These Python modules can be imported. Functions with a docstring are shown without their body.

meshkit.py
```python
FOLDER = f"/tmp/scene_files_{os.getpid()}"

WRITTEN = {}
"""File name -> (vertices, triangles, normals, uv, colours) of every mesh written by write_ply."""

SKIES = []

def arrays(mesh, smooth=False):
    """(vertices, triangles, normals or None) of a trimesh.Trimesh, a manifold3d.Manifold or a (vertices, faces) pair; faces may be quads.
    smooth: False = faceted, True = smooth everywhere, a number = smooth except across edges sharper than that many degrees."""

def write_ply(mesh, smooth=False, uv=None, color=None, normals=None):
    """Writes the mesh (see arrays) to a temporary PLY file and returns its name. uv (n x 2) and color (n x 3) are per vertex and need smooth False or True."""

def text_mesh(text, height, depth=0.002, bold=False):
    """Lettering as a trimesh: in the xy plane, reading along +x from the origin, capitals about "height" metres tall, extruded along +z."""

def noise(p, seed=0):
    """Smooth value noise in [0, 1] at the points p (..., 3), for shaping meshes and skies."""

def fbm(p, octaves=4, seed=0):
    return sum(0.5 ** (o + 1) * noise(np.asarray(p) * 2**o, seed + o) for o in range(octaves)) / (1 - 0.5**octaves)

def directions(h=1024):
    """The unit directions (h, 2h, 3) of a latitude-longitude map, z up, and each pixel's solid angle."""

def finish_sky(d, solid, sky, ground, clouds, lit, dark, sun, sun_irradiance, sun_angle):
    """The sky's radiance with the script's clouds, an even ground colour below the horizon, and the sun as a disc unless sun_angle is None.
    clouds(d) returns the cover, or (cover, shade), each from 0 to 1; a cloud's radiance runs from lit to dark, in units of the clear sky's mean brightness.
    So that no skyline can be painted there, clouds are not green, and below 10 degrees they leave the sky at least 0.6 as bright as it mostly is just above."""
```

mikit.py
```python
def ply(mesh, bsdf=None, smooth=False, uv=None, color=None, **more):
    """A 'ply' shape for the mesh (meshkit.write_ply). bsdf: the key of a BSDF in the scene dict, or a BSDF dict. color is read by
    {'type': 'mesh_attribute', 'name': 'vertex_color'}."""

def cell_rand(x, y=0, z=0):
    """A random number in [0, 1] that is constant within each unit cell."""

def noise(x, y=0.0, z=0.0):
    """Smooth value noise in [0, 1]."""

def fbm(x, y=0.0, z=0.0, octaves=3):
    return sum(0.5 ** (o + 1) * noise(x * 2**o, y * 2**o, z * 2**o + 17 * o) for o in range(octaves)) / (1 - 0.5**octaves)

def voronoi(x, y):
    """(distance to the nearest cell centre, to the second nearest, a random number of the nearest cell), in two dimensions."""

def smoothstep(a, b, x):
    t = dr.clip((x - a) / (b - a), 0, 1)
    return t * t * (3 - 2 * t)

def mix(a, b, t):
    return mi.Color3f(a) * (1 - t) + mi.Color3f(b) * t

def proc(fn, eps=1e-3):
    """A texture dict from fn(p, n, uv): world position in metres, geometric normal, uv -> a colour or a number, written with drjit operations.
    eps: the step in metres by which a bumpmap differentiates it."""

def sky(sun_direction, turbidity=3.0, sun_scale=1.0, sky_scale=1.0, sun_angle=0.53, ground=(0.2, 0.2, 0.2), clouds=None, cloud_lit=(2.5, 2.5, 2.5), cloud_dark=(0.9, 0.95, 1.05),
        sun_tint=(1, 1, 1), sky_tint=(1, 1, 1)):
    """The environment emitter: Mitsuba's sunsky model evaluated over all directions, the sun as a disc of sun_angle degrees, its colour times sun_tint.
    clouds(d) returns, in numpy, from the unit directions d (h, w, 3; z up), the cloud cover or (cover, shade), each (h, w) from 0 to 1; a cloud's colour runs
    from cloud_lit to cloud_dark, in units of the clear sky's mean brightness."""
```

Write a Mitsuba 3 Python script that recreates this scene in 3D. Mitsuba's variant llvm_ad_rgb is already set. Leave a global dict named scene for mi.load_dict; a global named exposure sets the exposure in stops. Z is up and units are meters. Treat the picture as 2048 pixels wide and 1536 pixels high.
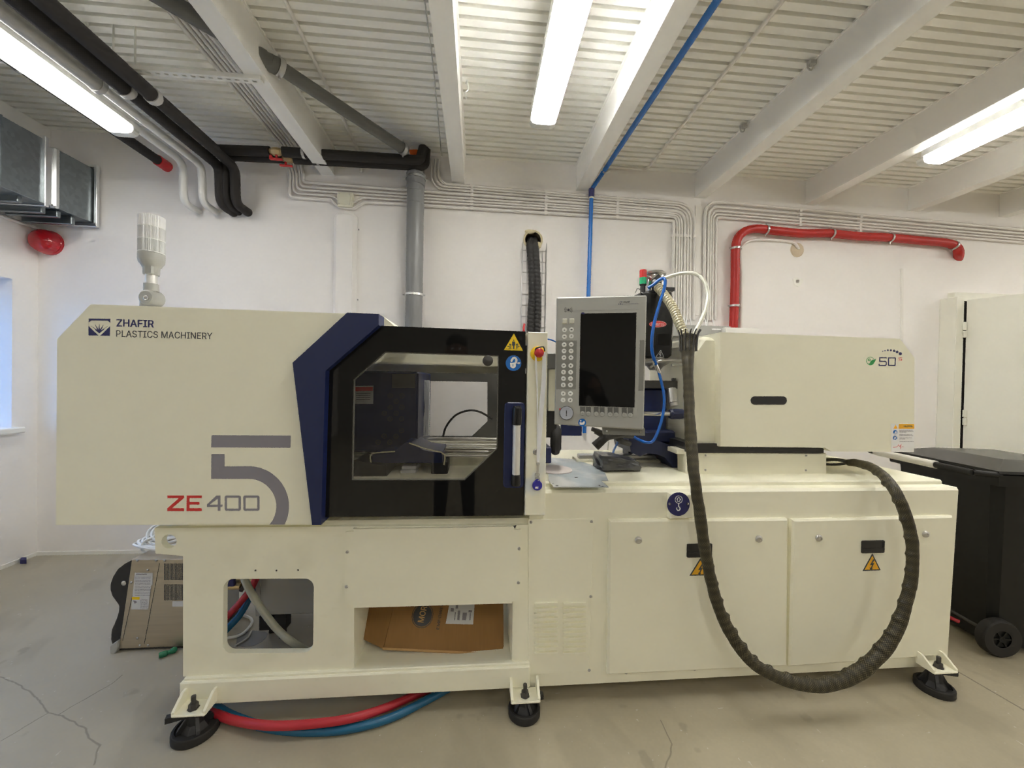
import math, numpy as np, trimesh, mitsuba as mi, drjit as dr, mikit, meshkit
import manifold3d as m3
from shapely.geometry import Polygon, LineString, Point, MultiPolygon, box as sbox
from shapely.ops import unary_union
from shapely import affinity

# ------------------------------------------------------------------ camera, light, exposure
scene, labels = {}, {}
exposure = 1.17
FPX = 775.6
YAW, PITCH, ROLL = np.radians([5.06, -0.589, 1.044])
_fw = np.array([math.sin(YAW) * math.cos(PITCH), math.cos(YAW) * math.cos(PITCH), math.sin(PITCH)])
_rt = np.array([math.cos(YAW), -math.sin(YAW), 0.0])
_up = np.cross(_rt, _fw)
CM = np.array([math.cos(ROLL) * _rt + math.sin(ROLL) * _up, -math.sin(ROLL) * _rt + math.cos(ROLL) * _up, _fw])
CC = np.array([0, 0, 1.45])
T = mi.ScalarTransform4f
scene['camera'] = {'type': 'perspective', 'fov': math.degrees(2 * math.atan(1024 / FPX)), 'fov_axis': 'x', 'near_clip': 0.02,
                   'to_world': T().look_at(origin=CC.tolist(), target=(CC + _fw).tolist(), up=CM[1].tolist())}
scene['sky'] = mikit.sky((-0.5, 0.45, 0.74), turbidity=3.0, sun_scale=0.0, sky_scale=7.5, ground=(0.25, 0.27, 0.3), sky_tint=(0.55, 0.95, 1.35))
LAMP_RADIANCE = [22.0, 21.6, 20.4]

# ------------------------------------------------------------------ pixel <-> place (photograph measured at 2048 x 1536)
def ray(x, y): return CM.T @ np.array([(x - 1024) / FPX, (768 - y) / FPX, 1.0])
def at(x, y, Y):
    d = ray(x, y); return CC + d * (Y / d[1])
def atz(x, y, z):
    d = ray(x, y); return CC + d * ((z - CC[2]) / d[2])
class Frame:
    """A plane: origin, right, up; depth w along the normal (towards the viewer)."""
    def __init__(s, O, ex=(1, 0, 0), ev=(0, 0, 1)):
        s.O = np.array(O, float); s.ex = np.array(ex, float) / np.linalg.norm(ex)
        ev = np.array(ev, float); ev = ev - s.ex * (ev @ s.ex); s.ev = ev / np.linalg.norm(ev); s.n = np.cross(s.ex, s.ev)
    def uv(s, x, y, w=0.0):
        d = ray(x, y); O = s.O + s.n * w; t = ((O - CC) @ s.n) / (d @ s.n); p = CC + d * t - s.O
        return (p @ s.ex, p @ s.ev)
    def poly(s, pts, w=0.0): return [s.uv(x, y, w) for x, y in pts]
    def w(s, v):
        v = np.asarray(v, float); return s.O + v[..., :1] * s.ex + v[..., 1:2] * s.ev + v[..., 2:3] * s.n
    def put(s, m):
        m = m.copy(); m.vertices = s.w(m.vertices); return m
    def pt(s, u, v, w=0.0): return s.w(np.array([u, v, w]))
def YF(Y): return Frame((0, Y, 0))

# ------------------------------------------------------------------ meshes
cat = trimesh.util.concatenate
def box(x0, x1, y0, y1, z0, z1, b=0.0):
    if b <= 0:
        m = trimesh.creation.box(extents=(x1 - x0, y1 - y0, z1 - z0)); m.apply_translation(((x0 + x1) / 2, (y0 + y1) / 2, (z0 + z1) / 2)); return m
    P = []
    for sx, ax in ((1, x0), (-1, x1)):
        for sy, ay in ((1, y0), (-1, y1)):
            for sz, az in ((1, z0), (-1, z1)):
                P += [(ax + sx * b, ay + sy * b, az), (ax + sx * b, ay, az + sz * b), (ax, ay + sy * b, az + sz * b)]
    return hull(P)
def man(m):
    q = m.to_mesh(); return trimesh.Trimesh(q.vert_properties[:, :3], q.tri_verts, process=False)
def hull(P): return man(m3.Manifold.hull_points(np.asarray(P, float)))
def geoms(g): return [x for x in getattr(g, 'geoms', [g]) if x.geom_type == 'Polygon' and x.area > 1e-10]
def ext(fr, poly, w0, w1):
    if not hasattr(poly, 'geom_type'): poly = Polygon(poly)
    ms = []
    for g in geoms(poly.buffer(0)):
        m = trimesh.creation.extrude_polygon(g, w1 - w0, engine='earcut'); m.apply_translation((0, 0, w0)); ms.append(fr.put(m))
    return cat(ms)
def slab(fr, poly, w0, w1, b=0.004):
    """Convex plate with chamfered front edges."""
    p = Polygon(poly) if not hasattr(poly, 'geom_type') else poly
    a = np.array(p.exterior.coords)[:-1]; i = np.array(p.buffer(-b, join_style=2).exterior.coords)[:-1]
    P = [(*q, w0) for q in a] + [(*q, w1 - b) for q in a] + [(*q, w1) for q in i]
    return fr.put(hull(P))
def rrect(u0, v0, u1, v1, r, n=6): return sbox(u0 + r, v0 + r, u1 - r, v1 - r).buffer(r, quad_segs=n) if r > 0 else sbox(u0, v0, u1, v1)
def disc(fr, u, v, r, w0, w1, n=24): return ext(fr, Point(u, v).buffer(r, quad_segs=n // 4), w0, w1)
def fillet(P, rad, seg=6):
    P = [np.asarray(p, float) for p in P]; out = [P[0]]
    for a, b, c in zip(P, P[1:], P[2:]):
        u, v = a - b, c - b; lu, lv = np.linalg.norm(u), np.linalg.norm(v); u /= lu; v /= lv
        ang = math.acos(np.clip(u @ v, -1, 1))
        if ang > 3.05: out.append(b); continue
        t = min(rad / math.tan(ang / 2), 0.48 * lu, 0.48 * lv); p0, p1 = b + u * t, b + v * t
        for k in range(seg + 1):
            s = k / seg; out.append((1 - s) ** 2 * p0 + 2 * s * (1 - s) * b + s * s * p1)
    out.append(P[-1]); return np.array(out)
def spline(P, n=8):
    P = np.asarray(P, float); Q = np.vstack([2 * P[0] - P[1], P, 2 * P[-1] - P[-2]]); out = []
    for i in range(1, len(Q) - 2):
        a, b, c, d = Q[i - 1:i + 3]
        for k in range(n):
            t = k / n; out.append(0.5 * (2 * b + (c - a) * t + (2 * a - 5 * b + 4 * c - d) * t * t + (3 * b - a - 3 * c + d) * t ** 3))
    out.append(P[-1]); return np.array(out)
def tube(P, r, n=12, caps=True, uvs=False):
    P = np.asarray(P, float); L = len(P); r = np.broadcast_to(r, (L,)) if np.ndim(r) < 2 else r
    t = np.gradient(P, axis=0); t /= np.linalg.norm(t, axis=1, keepdims=True) + 1e-12
    a = np.cross(t[0], [0, 0, 1.0]);
    if np.linalg.norm(a) < 0.2: a = np.cross(t[0], [1.0, 0, 0])
    A = []
    for k in range(L):
        a = a - t[k] * (a @ t[k]); a /= np.linalg.norm(a); A.append(a)
    A = np.array(A); B = np.cross(t, A); N = n + 1 if uvs else n; th = np.arange(N) * 2 * np.pi / n
    rr = r[:, None] if np.ndim(r) < 2 else r
    V = P[:, None] + rr[..., None] * (np.cos(th)[None, :, None] * A[:, None] + np.sin(th)[None, :, None] * B[:, None])
    V = V.reshape(-1, 3); F = []
    i, j = np.meshgrid(np.arange(L - 1), np.arange(n), indexing='ij'); j2 = (j + 1) if uvs else (j + 1) % n
    q = np.stack([i * N + j, i * N + j2, (i + 1) * N + j2, (i + 1) * N + j], -1).reshape(-1, 4); F = np.vstack([q[:, [0, 1, 2]], q[:, [0, 2, 3]]])
    if uvs:
        s = np.concatenate([[0], np.cumsum(np.linalg.norm(np.diff(P, axis=0), axis=1))])
        UV = np.stack([np.broadcast_to(th[None] / (2 * np.pi), (L, N)), np.broadcast_to(s[:, None], (L, N))], -1).reshape(-1, 2)
        return trimesh.Trimesh(V, F, process=False), UV
    if caps:
        c0, c1 = len(V), len(V) + 1; V = np.vstack([V, P[0], P[-1]]); k = np.arange(n)
        F = np.vstack([F, np.stack([np.full(n, c0), (k + 1) % n, k], -1), np.stack([np.full(n, c1), (L - 1) * n + k, (L - 1) * n + (k + 1) % n], -1)])
    return trimesh.Trimesh(V, F, process=False)
def lathe(prof, O=(0, 0, 0), axis=(0, 0, 1), n=24):
    """profile [(radius, height)] turned about an axis."""
    ax = np.array(axis, float); ax /= np.linalg.norm(ax); a = np.cross(ax, [0, 0, 1.0] if abs(ax[2]) < 0.9 else [1.0, 0, 0]); a /= np.linalg.norm(a); b = np.cross(ax, a)
    th = np.arange(n) * 2 * np.pi / n; V = []; L = len(prof)
    for r, h in prof: V.append(np.array(O) + h * ax + max(r, 1e-5) * (np.cos(th)[:, None] * a + np.sin(th)[:, None] * b))
    V = np.vstack(V); i, j = np.meshgrid(np.arange(L - 1), np.arange(n), indexing='ij')
    q = np.stack([i * n + j, i * n + (j + 1) % n, (i + 1) * n + (j + 1) % n, (i + 1) * n + j], -1).reshape(-1, 4)
    return trimesh.Trimesh(V, np.vstack([q[:, [0, 1, 2]], q[:, [0, 2, 3]]]), process=False)
def torus(O, axis, R, r, n=28, k=10): return lathe([(R + r * math.cos(t), r * math.sin(t)) for t in np.linspace(0, 2 * np.pi, k + 1)], O, axis, n)
def sphere(O, r, s=(1, 1, 1), sub=2):
    m = trimesh.creation.icosphere(sub, r); m.vertices = m.vertices * np.array(s) + np.array(O); return m
def bar(a, b, r, n=8): return tube([a, b], r, n)
def px3(L, Y=None): return np.array([at(p[0], p[1], Y if Y is not None else p[2]) for p in L])
def text(fr, s, u, v, h, w0=0.0, d=0.0006, bold=False, width=None, rot=0.0):
    m = meshkit.text_mesh(s, h, d, bold)
    if width: m.vertices[:, 0] *= width / (m.bounds[1][0])
    if rot: m.apply_transform(trimesh.transformations.rotation_matrix(rot, (0, 0, 1)))
    m.apply_translation((u, v, w0)); return fr.put(m)
def stroke(L, wd, cap=2): return LineString(L).buffer(wd / 2, cap_style=cap, join_style=2)

# ------------------------------------------------------------------ entries
def numbered(n):
    if n not in USED: USED.add(n); return n
    k = 1
    while f'{n}_{k:03d}' in USED: k += 1
    USED.add(f'{n}_{k:03d}'); return f'{n}_{k:03d}'
USED = set()
def thing(name, label, category, group=None, kind=None):
    k = numbered(name); labels[k] = {'label': label, 'category': category}
    if group: labels[k]['group'] = group
    if kind: labels[k]['kind'] = kind
    return k
def obj(name, mesh, mat, parent=None, smooth=False, label=None, kind=None, **kw):
    k = numbered(f'{parent}__{name}' if parent else name)
    scene[k] = mikit.ply(mesh, 'mat_' + mat, smooth, **kw)
    if label or kind:
        labels[k] = {}
        if label: labels[k]['label'] = label
        if kind: labels[k]['kind'] = kind
    return k
def one(name, mesh, mat, label, category, group=None, smooth=False, **kw):
    k = obj(name, mesh, mat, None, smooth, **kw); labels[k] = {'label': label, 'category': category}
    if group: labels[k]['group'] = group
    return k
def struct(name, mesh, mat, parent=None, smooth=False, label=None):
    k = obj(name, mesh, mat, parent, smooth)
    if parent is None: labels[k] = {'kind': 'structure', 'label': label or name.replace('_', ' ')}
    return k

# ------------------------------------------------------------------ materials
def rgb(*c): return {'type': 'rgb', 'value': list(map(float, c))}
def mat(name, c, rough=0.5, metal=0.0, spec=0.5, coat=0.0, bump=None, two=True, **kw):
    b = {'type': 'principled', 'base_color': c if isinstance(c, dict) else rgb(*c), 'roughness': rough, 'metallic': metal, 'specular': spec, **kw}
    if coat: b['clearcoat'] = coat; b['clearcoat_gloss'] = 0.97
    if bump: b = {'type': 'bumpmap', 'arbitrary': mikit.proc(bump[0], bump[2] if len(bump) > 2 else 1e-3), 'scale': bump[1], 'nested': b}
    scene['mat_' + name] = {'type': 'twosided', 'bsdf': b} if two else b
    return name
fbm, noise, sst, mix = mikit.fbm, mikit.noise, mikit.smoothstep, mikit.mix
WALLC = (0.83, 0.805, 0.785)
def f_wall(p, n, uv):
    a = fbm(p.x * 1.3 + 3, p.y * 1.3, p.z * 1.3, 3); b = noise(p.x * 60, p.y * 60, p.z * 60)
    return mi.Color3f(WALLC) * (0.965 + 0.05 * a + 0.015 * b)
def f_wall_b(p, n, uv): return fbm(p.x * 30, p.y * 30, p.z * 30, 3)
mat('wall_paint', mikit.proc(f_wall), 0.75, spec=0.25, bump=(f_wall_b, 0.002, 4e-3))
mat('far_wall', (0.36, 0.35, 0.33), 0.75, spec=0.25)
mat('wall_plain', (0.83, 0.805, 0.785), 0.75, spec=0.25)
def f_deck(p, n, uv):
    return mi.Color3f(0.92, 0.91, 0.86) * (0.94 + 0.08 * fbm(p.x * 2.2, p.y * 9, p.z * 3, 3))
mat('deck_paint', mikit.proc(f_deck), 0.6, spec=0.3)
mat('beam_paint', (0.85, 0.84, 0.805), 0.55, spec=0.35)
CRACKS = [[(0, 1354), (25, 1362), (41, 1370), (82, 1401), (96.5, 1427), (117, 1430), (152, 1408), (221, 1370), (247, 1350)], [(96, 1428), (51, 1452), (0, 1483)], [(117, 1430), (155, 1449), (187, 1477), (199, 1493), (187, 1530)], [(1330, 1536), (1345, 1490), (1320, 1440)]]
SEGS = [(atz(*p, 0), atz(*q, 0)) for c in CRACKS for p, q in zip(c, c[1:])]
JOINT = (atz(1919, 1345, 0), atz(2046, 1419, 0))
def seg_dist(x, y, a, b):
    dx, dy = float(b[0] - a[0]), float(b[1] - a[1]); t = dr.clip(((x - float(a[0])) * dx + (y - float(a[1])) * dy) / (dx * dx + dy * dy), 0, 1)
    return dr.sqrt(dr.square(x - float(a[0]) - t * dx) + dr.square(y - float(a[1]) - t * dy))
def f_floor(p, n, uv):
    x, y = p.x, p.y
    big = fbm(x * 0.9 + 4, y * 0.9 + 1, 0.3, 4); mid = fbm(x * 4, y * 7, 1.7, 3); fine = noise(x * 120, y * 120)
    c = mix((0.335, 0.298, 0.212), (0.405, 0.362, 0.268), sst(0.3, 0.7, big)); c = c * (0.90 + 0.16 * mid + 0.04 * fine)
    c = mix(c, (0.345, 0.335, 0.305), 0.55 * sst(-0.3, -1.4, x) * (0.6 + 0.4 * big))
    streak = fbm(x * 1.2 - y * 2.4, x * 6 + y * 3, 2.0, 3); c = c * (1 - 0.10 * sst(0.56, 0.75, streak))
    wx, wy = x + 0.018 * (fbm(x * 14, y * 14, 3, 3) - 0.5), y + 0.018 * (fbm(x * 14 + 7, y * 14, 9, 3) - 0.5); d = mi.Float(9.0)
    for a, b in SEGS: d = dr.minimum(d, seg_dist(wx, wy, a, b))
    c = c * (1 - 0.34 * (1 - sst(0.001, 0.0045, d)))
    c = c * (1 - 0.16 * sst(0.72, 0.80, fbm(x * 9, y * 9, 8.8, 3)))
    c = mix(c, (0.62, 0.61, 0.58), 0.4 * sst(0.965, 0.985, noise(x * 62, y * 62, 7)))
    j0, j1 = JOINT; jd = (j1 - j0) / np.linalg.norm(j1 - j0); d2 = dr.abs((x - float(j0[0])) * float(jd[1]) - (y - float(j0[1])) * float(jd[0])); ahead = (x - float(j0[0])) * float(jd[0]) + (y - float(j0[1])) * float(jd[1])
    return c * (1 - 0.38 * (1 - sst(0.003, 0.007, d2)) * sst(-0.25, -0.2, ahead))
def f_floor_b(p, n, uv): return fbm(p.x * 25, p.y * 25, 2, 3)
mat('concrete', mikit.proc(f_floor), 0.42, spec=0.4, bump=(f_floor_b, 0.0012, 5e-3))
CREAM = (0.86, 0.84, 0.685)
def f_cream_b(p, n, uv): return noise(p.x * 260, p.y * 260, p.z * 260)
mat('cream_paint', CREAM, 0.42, spec=0.4)
def f_creamdirty(p, n, uv):
    d = sst(0.55, 0.8, fbm(p.x * 7, p.y * 7, p.z * 7, 4)); s = sst(0.90, 0.95, noise(p.x * 35, p.y * 35, p.z * 35))
    return mix(CREAM, (0.66, 0.63, 0.46), 0.14 * d + 0.10 * s)
mat('cream_dirty', mikit.proc(f_creamdirty), 0.5, spec=0.35)
def f_film(p, n, uv):
    a = fbm(p.x * 9, p.y * 9, p.z * 6 + 2, 3); return mix(CREAM, (0.62, 0.68, 0.74), 0.8 * sst(0.45, 0.6, a) * sst(1.25, 0.95, p.z))
mat('cream_film', mikit.proc(f_film), 0.4, spec=0.4)
def f_plate(p, n, uv):
    a = fbm(p.x * 8, p.y * 8, 3, 4); b = fbm(p.x * 30, p.y * 4, 9, 2); return mix((0.40, 0.45, 0.48), (0.58, 0.59, 0.585), sst(0.35, 0.65, a)) * (0.9 + 0.15 * b)
mat('plate_film', mikit.proc(f_plate), 0.35, spec=0.5)
mat('navy_paint', (0.008, 0.015, 0.068), 0.38, spec=0.5)
mat('navy_iron', (0.006, 0.010, 0.04), 0.45, spec=0.5)
mat('navy_ink', (0.02, 0.02, 0.10), 0.6)
mat('grey_ink', (0.23, 0.22, 0.25), 0.6)
mat('dark_ink', (0.045, 0.045, 0.05), 0.6)
mat('red_ink', (0.56, 0.035, 0.03), 0.5)
mat('green_ink', (0.03, 0.30, 0.08), 0.5)
mat('white_ink', (0.82, 0.82, 0.82), 0.5)
mat('pale_ink', (0.60, 0.61, 0.62), 0.6)
mat('yellow_ink', (0.85, 0.58, 0.01), 0.45)
mat('orange_ink', (0.83, 0.43, 0.02), 0.45)
mat('blue_ink', (0.01, 0.12, 0.42), 0.4)
mat('black_gloss', (0.006, 0.006, 0.006), 0.03, spec=0.5)
mat('black_plastic', (0.016, 0.016, 0.017), 0.4, spec=0.5)
mat('black_rubber', (0.018, 0.017, 0.016), 0.65, spec=0.4)
mat('black_satin', (0.009, 0.009, 0.009), 0.22, spec=0.4)
mat('dark_iron', (0.05, 0.048, 0.045), 0.45, metal=0.3)
mat('steel', (0.62, 0.61, 0.59), 0.32, metal=1.0)
mat('chrome', (0.66, 0.65, 0.63), 0.14, metal=1.0)
mat('silver_tube', (0.80, 0.79, 0.77), 0.4, metal=0.6)
mat('screw_steel', (0.48, 0.47, 0.46), 0.35, metal=0.9)
mat('panel_grey', (0.36, 0.36, 0.335), 0.45, spec=0.4)
mat('panel_dark', (0.19, 0.19, 0.172), 0.5)
mat('key_dark', (0.10, 0.10, 0.093), 0.5)
mat('key_pale', (0.66, 0.65, 0.56), 0.45)
mat('key_white', (0.82, 0.82, 0.79), 0.45)
mat('lock_blue', (0.42, 0.44, 0.50), 0.35, spec=0.6)
mat('red_plastic', (0.46, 0.02, 0.022), 0.3, spec=0.5)
mat('red_hose', (0.40, 0.020, 0.032), 0.42, spec=0.5)
mat('red_conduit', (0.34, 0.012, 0.009), 0.45, spec=0.4)
mat('blue_hose', (0.008, 0.10, 0.20), 0.38, spec=0.5)
mat('blue_tube', (0.004, 0.085, 0.36), 0.28, spec=0.5)
mat('blue_pipe', (0.008, 0.11, 0.40), 0.3, spec=0.5)
mat('white_tube', (0.82, 0.82, 0.72), 0.35)
mat('white_cable', (0.80, 0.81, 0.80), 0.4)
mat('cream_hose', (0.50, 0.48, 0.38), 0.4)
mat('conduit_paint', (0.76, 0.735, 0.70), 0.5, spec=0.35)
mat('grey_pvc', (0.165, 0.168, 0.168), 0.4, spec=0.45)
mat('dark_pvc', (0.10, 0.10, 0.092), 0.45, spec=0.4)
mat('foam_black', (0.020, 0.018, 0.017), 0.7, spec=0.3)
mat('white_pipe', (0.74, 0.73, 0.70), 0.45)
mat('grey_pipe', (0.42, 0.41, 0.39), 0.5)
mat('box_cream', (0.70, 0.68, 0.55), 0.45)
mat('brass', (0.62, 0.47, 0.25), 0.4, metal=0.8)
mat('orange_foam', (0.62, 0.12, 0.01), 0.85)
mat('tan_cork', (0.55, 0.46, 0.34), 0.9)
mat('hole_brown', (0.10, 0.075, 0.045), 0.9)
mat('plaster', (0.62, 0.55, 0.36), 0.9)
def f_galv(p, n, uv):
    _, _, c = mikit.voronoi(p.y * 40 + p.x * 17, p.z * 40); return mi.Color3f(0.20, 0.225, 0.235) * (0.86 + 0.16 * c)
mat('galvanised', mikit.proc(f_galv), 0.34, metal=0.85)
mat('galv_bright', (0.72, 0.73, 0.72), 0.25, metal=0.95)
def f_stain(p, n, uv):
    g = fbm(p.x * 3, p.y * 3, p.z * 60, 3); q = fbm(p.x * 4, 2, p.z * 4, 3); return mix((0.50, 0.42, 0.31), (0.60, 0.54, 0.45), q) * (0.85 + 0.2 * g)
mat('stainless', mikit.proc(f_stain), 0.34, metal=0.9)
def f_card(p, n, uv):
    a = fbm(p.x * 5, p.y * 5, p.z * 5, 3); b = noise(p.x * 200, p.y * 20, p.z * 20); return mix((0.25, 0.135, 0.05), (0.32, 0.18, 0.072), a) * (0.92 + 0.1 * b)
mat('cardboard', mikit.proc(f_card), 0.8, spec=0.2)
mat('card_edge', (0.46, 0.28, 0.12), 0.85)
mat('light_grey', (0.36, 0.36, 0.34), 0.45)
mat('door_white', (0.76, 0.75, 0.66), 0.4, spec=0.4)
mat('rim_white', (0.80, 0.79, 0.74), 0.45)
mat('siren_red', (0.42, 0.006, 0.014), 0.12, spec=0.6, coat=0.5)
mat('ribbon', (0.80, 0.81, 0.84), 0.6, sheen=0.3)
mat('lens_mid', (0.66, 0.66, 0.67), 0.15, spec=0.6)
mat('lens_low', (0.55, 0.56, 0.56), 0.15, spec=0.6)
mat('side_grey', (0.42, 0.41, 0.38), 0.45)
mat('fob_blue', (0.03, 0.025, 0.30), 0.3)
mat('green_plug', (0.01, 0.17, 0.08), 0.4)
mat('bin_plastic', (0.007, 0.0074, 0.007), 0.5, spec=0.3)
def f_bin_b(p, n, uv): return noise(p.x * 300, p.y * 300, p.z * 300)
mat('lens_red', (0.45, 0.02, 0.02), 0.2)
mat('lens_green', (0.01, 0.32, 0.13), 0.2)
mat('seal_pink', (0.66, 0.60, 0.58), 0.6)
mat('skin', (0.20, 0.12, 0.09), 0.7, spec=0.2); mat('cloth_dark', (0.012, 0.012, 0.014), 0.9, spec=0.2); mat('cloth_denim', (0.02, 0.022, 0.03), 0.9, spec=0.2); mat('hair_dark', (0.012, 0.01, 0.008), 0.7)
scene['mat_clear_glass'] = {'type': 'thindielectric', 'int_ior': 1.5}
scene['mat_smoked_glass'] = {'type': 'thindielectric', 'int_ior': 1.45, 'specular_transmittance': rgb(0.66, 0.65, 0.63)}
scene['mat_lens_clear'] = {'type': 'twosided', 'bsdf': {'type': 'principled', 'base_color': rgb(0.88, 0.88, 0.9), 'roughness': 0.12, 'specular': 0.6}}
scene['mat_bag_film'] = {'type': 'twosided', 'bsdf': {'type': 'principled', 'base_color': rgb(0.03, 0.031, 0.034), 'roughness': 0.18, 'specular': 0.6, 'clearcoat': 0.6}}
def f_sleeve(p, n, uv):
    u, v = uv.x * 18.0, uv.y * 95.0
    a = dr.abs(dr.sin(3.14159 * (u + v))); b = dr.abs(dr.sin(3.14159 * (u - v)))
    m = dr.maximum(sst(0.80, 0.97, a) * 0.6, sst(0.80, 0.97, b) * 0.6); k = sst(0.85, 1.0, a * b)
    band = 0.5 + 0.5 * dr.sin(uv.y * 190.0 + 3 * noise(uv.y * 30.0)); h = fbm(uv.y * 30, uv.x * 3, 1, 2)
    c = mix((0.018, 0.014, 0.006), (0.085, 0.070, 0.034), m); c = mix(c, (0.42, 0.37, 0.23), k * (0.25 + 0.75 * band * h)); return c * (0.55 + 0.6 * band * (0.6 + 0.6 * h))
mat('braid', mikit.proc(f_sleeve), 0.5, spec=0.4)
mat('clear_hose', (0.55, 0.51, 0.36), 0.2, spec=0.6)
mat('hose_rib', (0.72, 0.67, 0.48), 0.25, spec=0.6)
scene['mat_lamp_glow'] = {'type': 'diffuse', 'reflectance': rgb(0.8, 0.8, 0.8)}
mat('lamp_end', (0.75, 0.76, 0.72), 0.3)
# ------------------------------------------------------------------ the room
WY, WX, XR, YN, ZC, ZB = 3.36, -3.44, 7.6, -6.6, 3.345, 3.125
struct('floor', box(WX - 0.4, XR + 0.2, YN - 0.2, WY + 0.4, -0.2, 0.0), 'concrete', label='worn beige-grey concrete floor with fine cracks')
bw = box(WX - 0.4, XR + 0.2, WY, WY + 0.35, 0, 3.6)
holes = []
HB = at(1066, 480, WY)
bwm = m3.Manifold(m3.Mesh(np.array(bw.vertices, np.float32), np.array(bw.faces, np.uint32)))
cyl = m3.Manifold.cylinder(0.5, 0.072, 0.072, 32).rotate((-90, 0, 0)).translate((float(HB[0]), WY - 0.1, float(HB[2])))
cyl2 = m3.Manifold.cylinder(0.06, 0.016, 0.016, 12).rotate((-90, 0, 0)).translate((*map(float, [at(1595, 563, WY)[0]]), WY - 0.01, float(at(1595, 563, WY)[2])))
bwm = bwm - (cyl ^ m3.Manifold.cube((20, 0.30, 10)).translate((-10, WY - 0.1, 0))) - cyl2
struct('wall_back', man(bwm), 'wall_paint', label='white painted back wall carrying conduits')
lw = m3.Manifold.cube((0.4, WY - YN + 0.55, 3.6)).translate((WX - 0.4, YN - 0.2, 0))
WIN = (0.9, 3.19, 1.02, 2.13)
lw = lw - m3.Manifold.cube((1.0, WIN[1] - WIN[0], WIN[3] - WIN[2])).translate((WX - 0.7, WIN[0], WIN[2]))
struct('wall_left', man(lw), 'wall_paint', label='white left wall with deep window recess')
struct('wall_right', box(XR, XR + 0.2, YN - 0.2, WY + 0.3, 0, 3.6), 'wall_plain')
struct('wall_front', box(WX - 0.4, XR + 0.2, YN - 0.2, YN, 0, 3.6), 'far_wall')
wy0, wy1, wz0, wz1 = WIN
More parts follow.
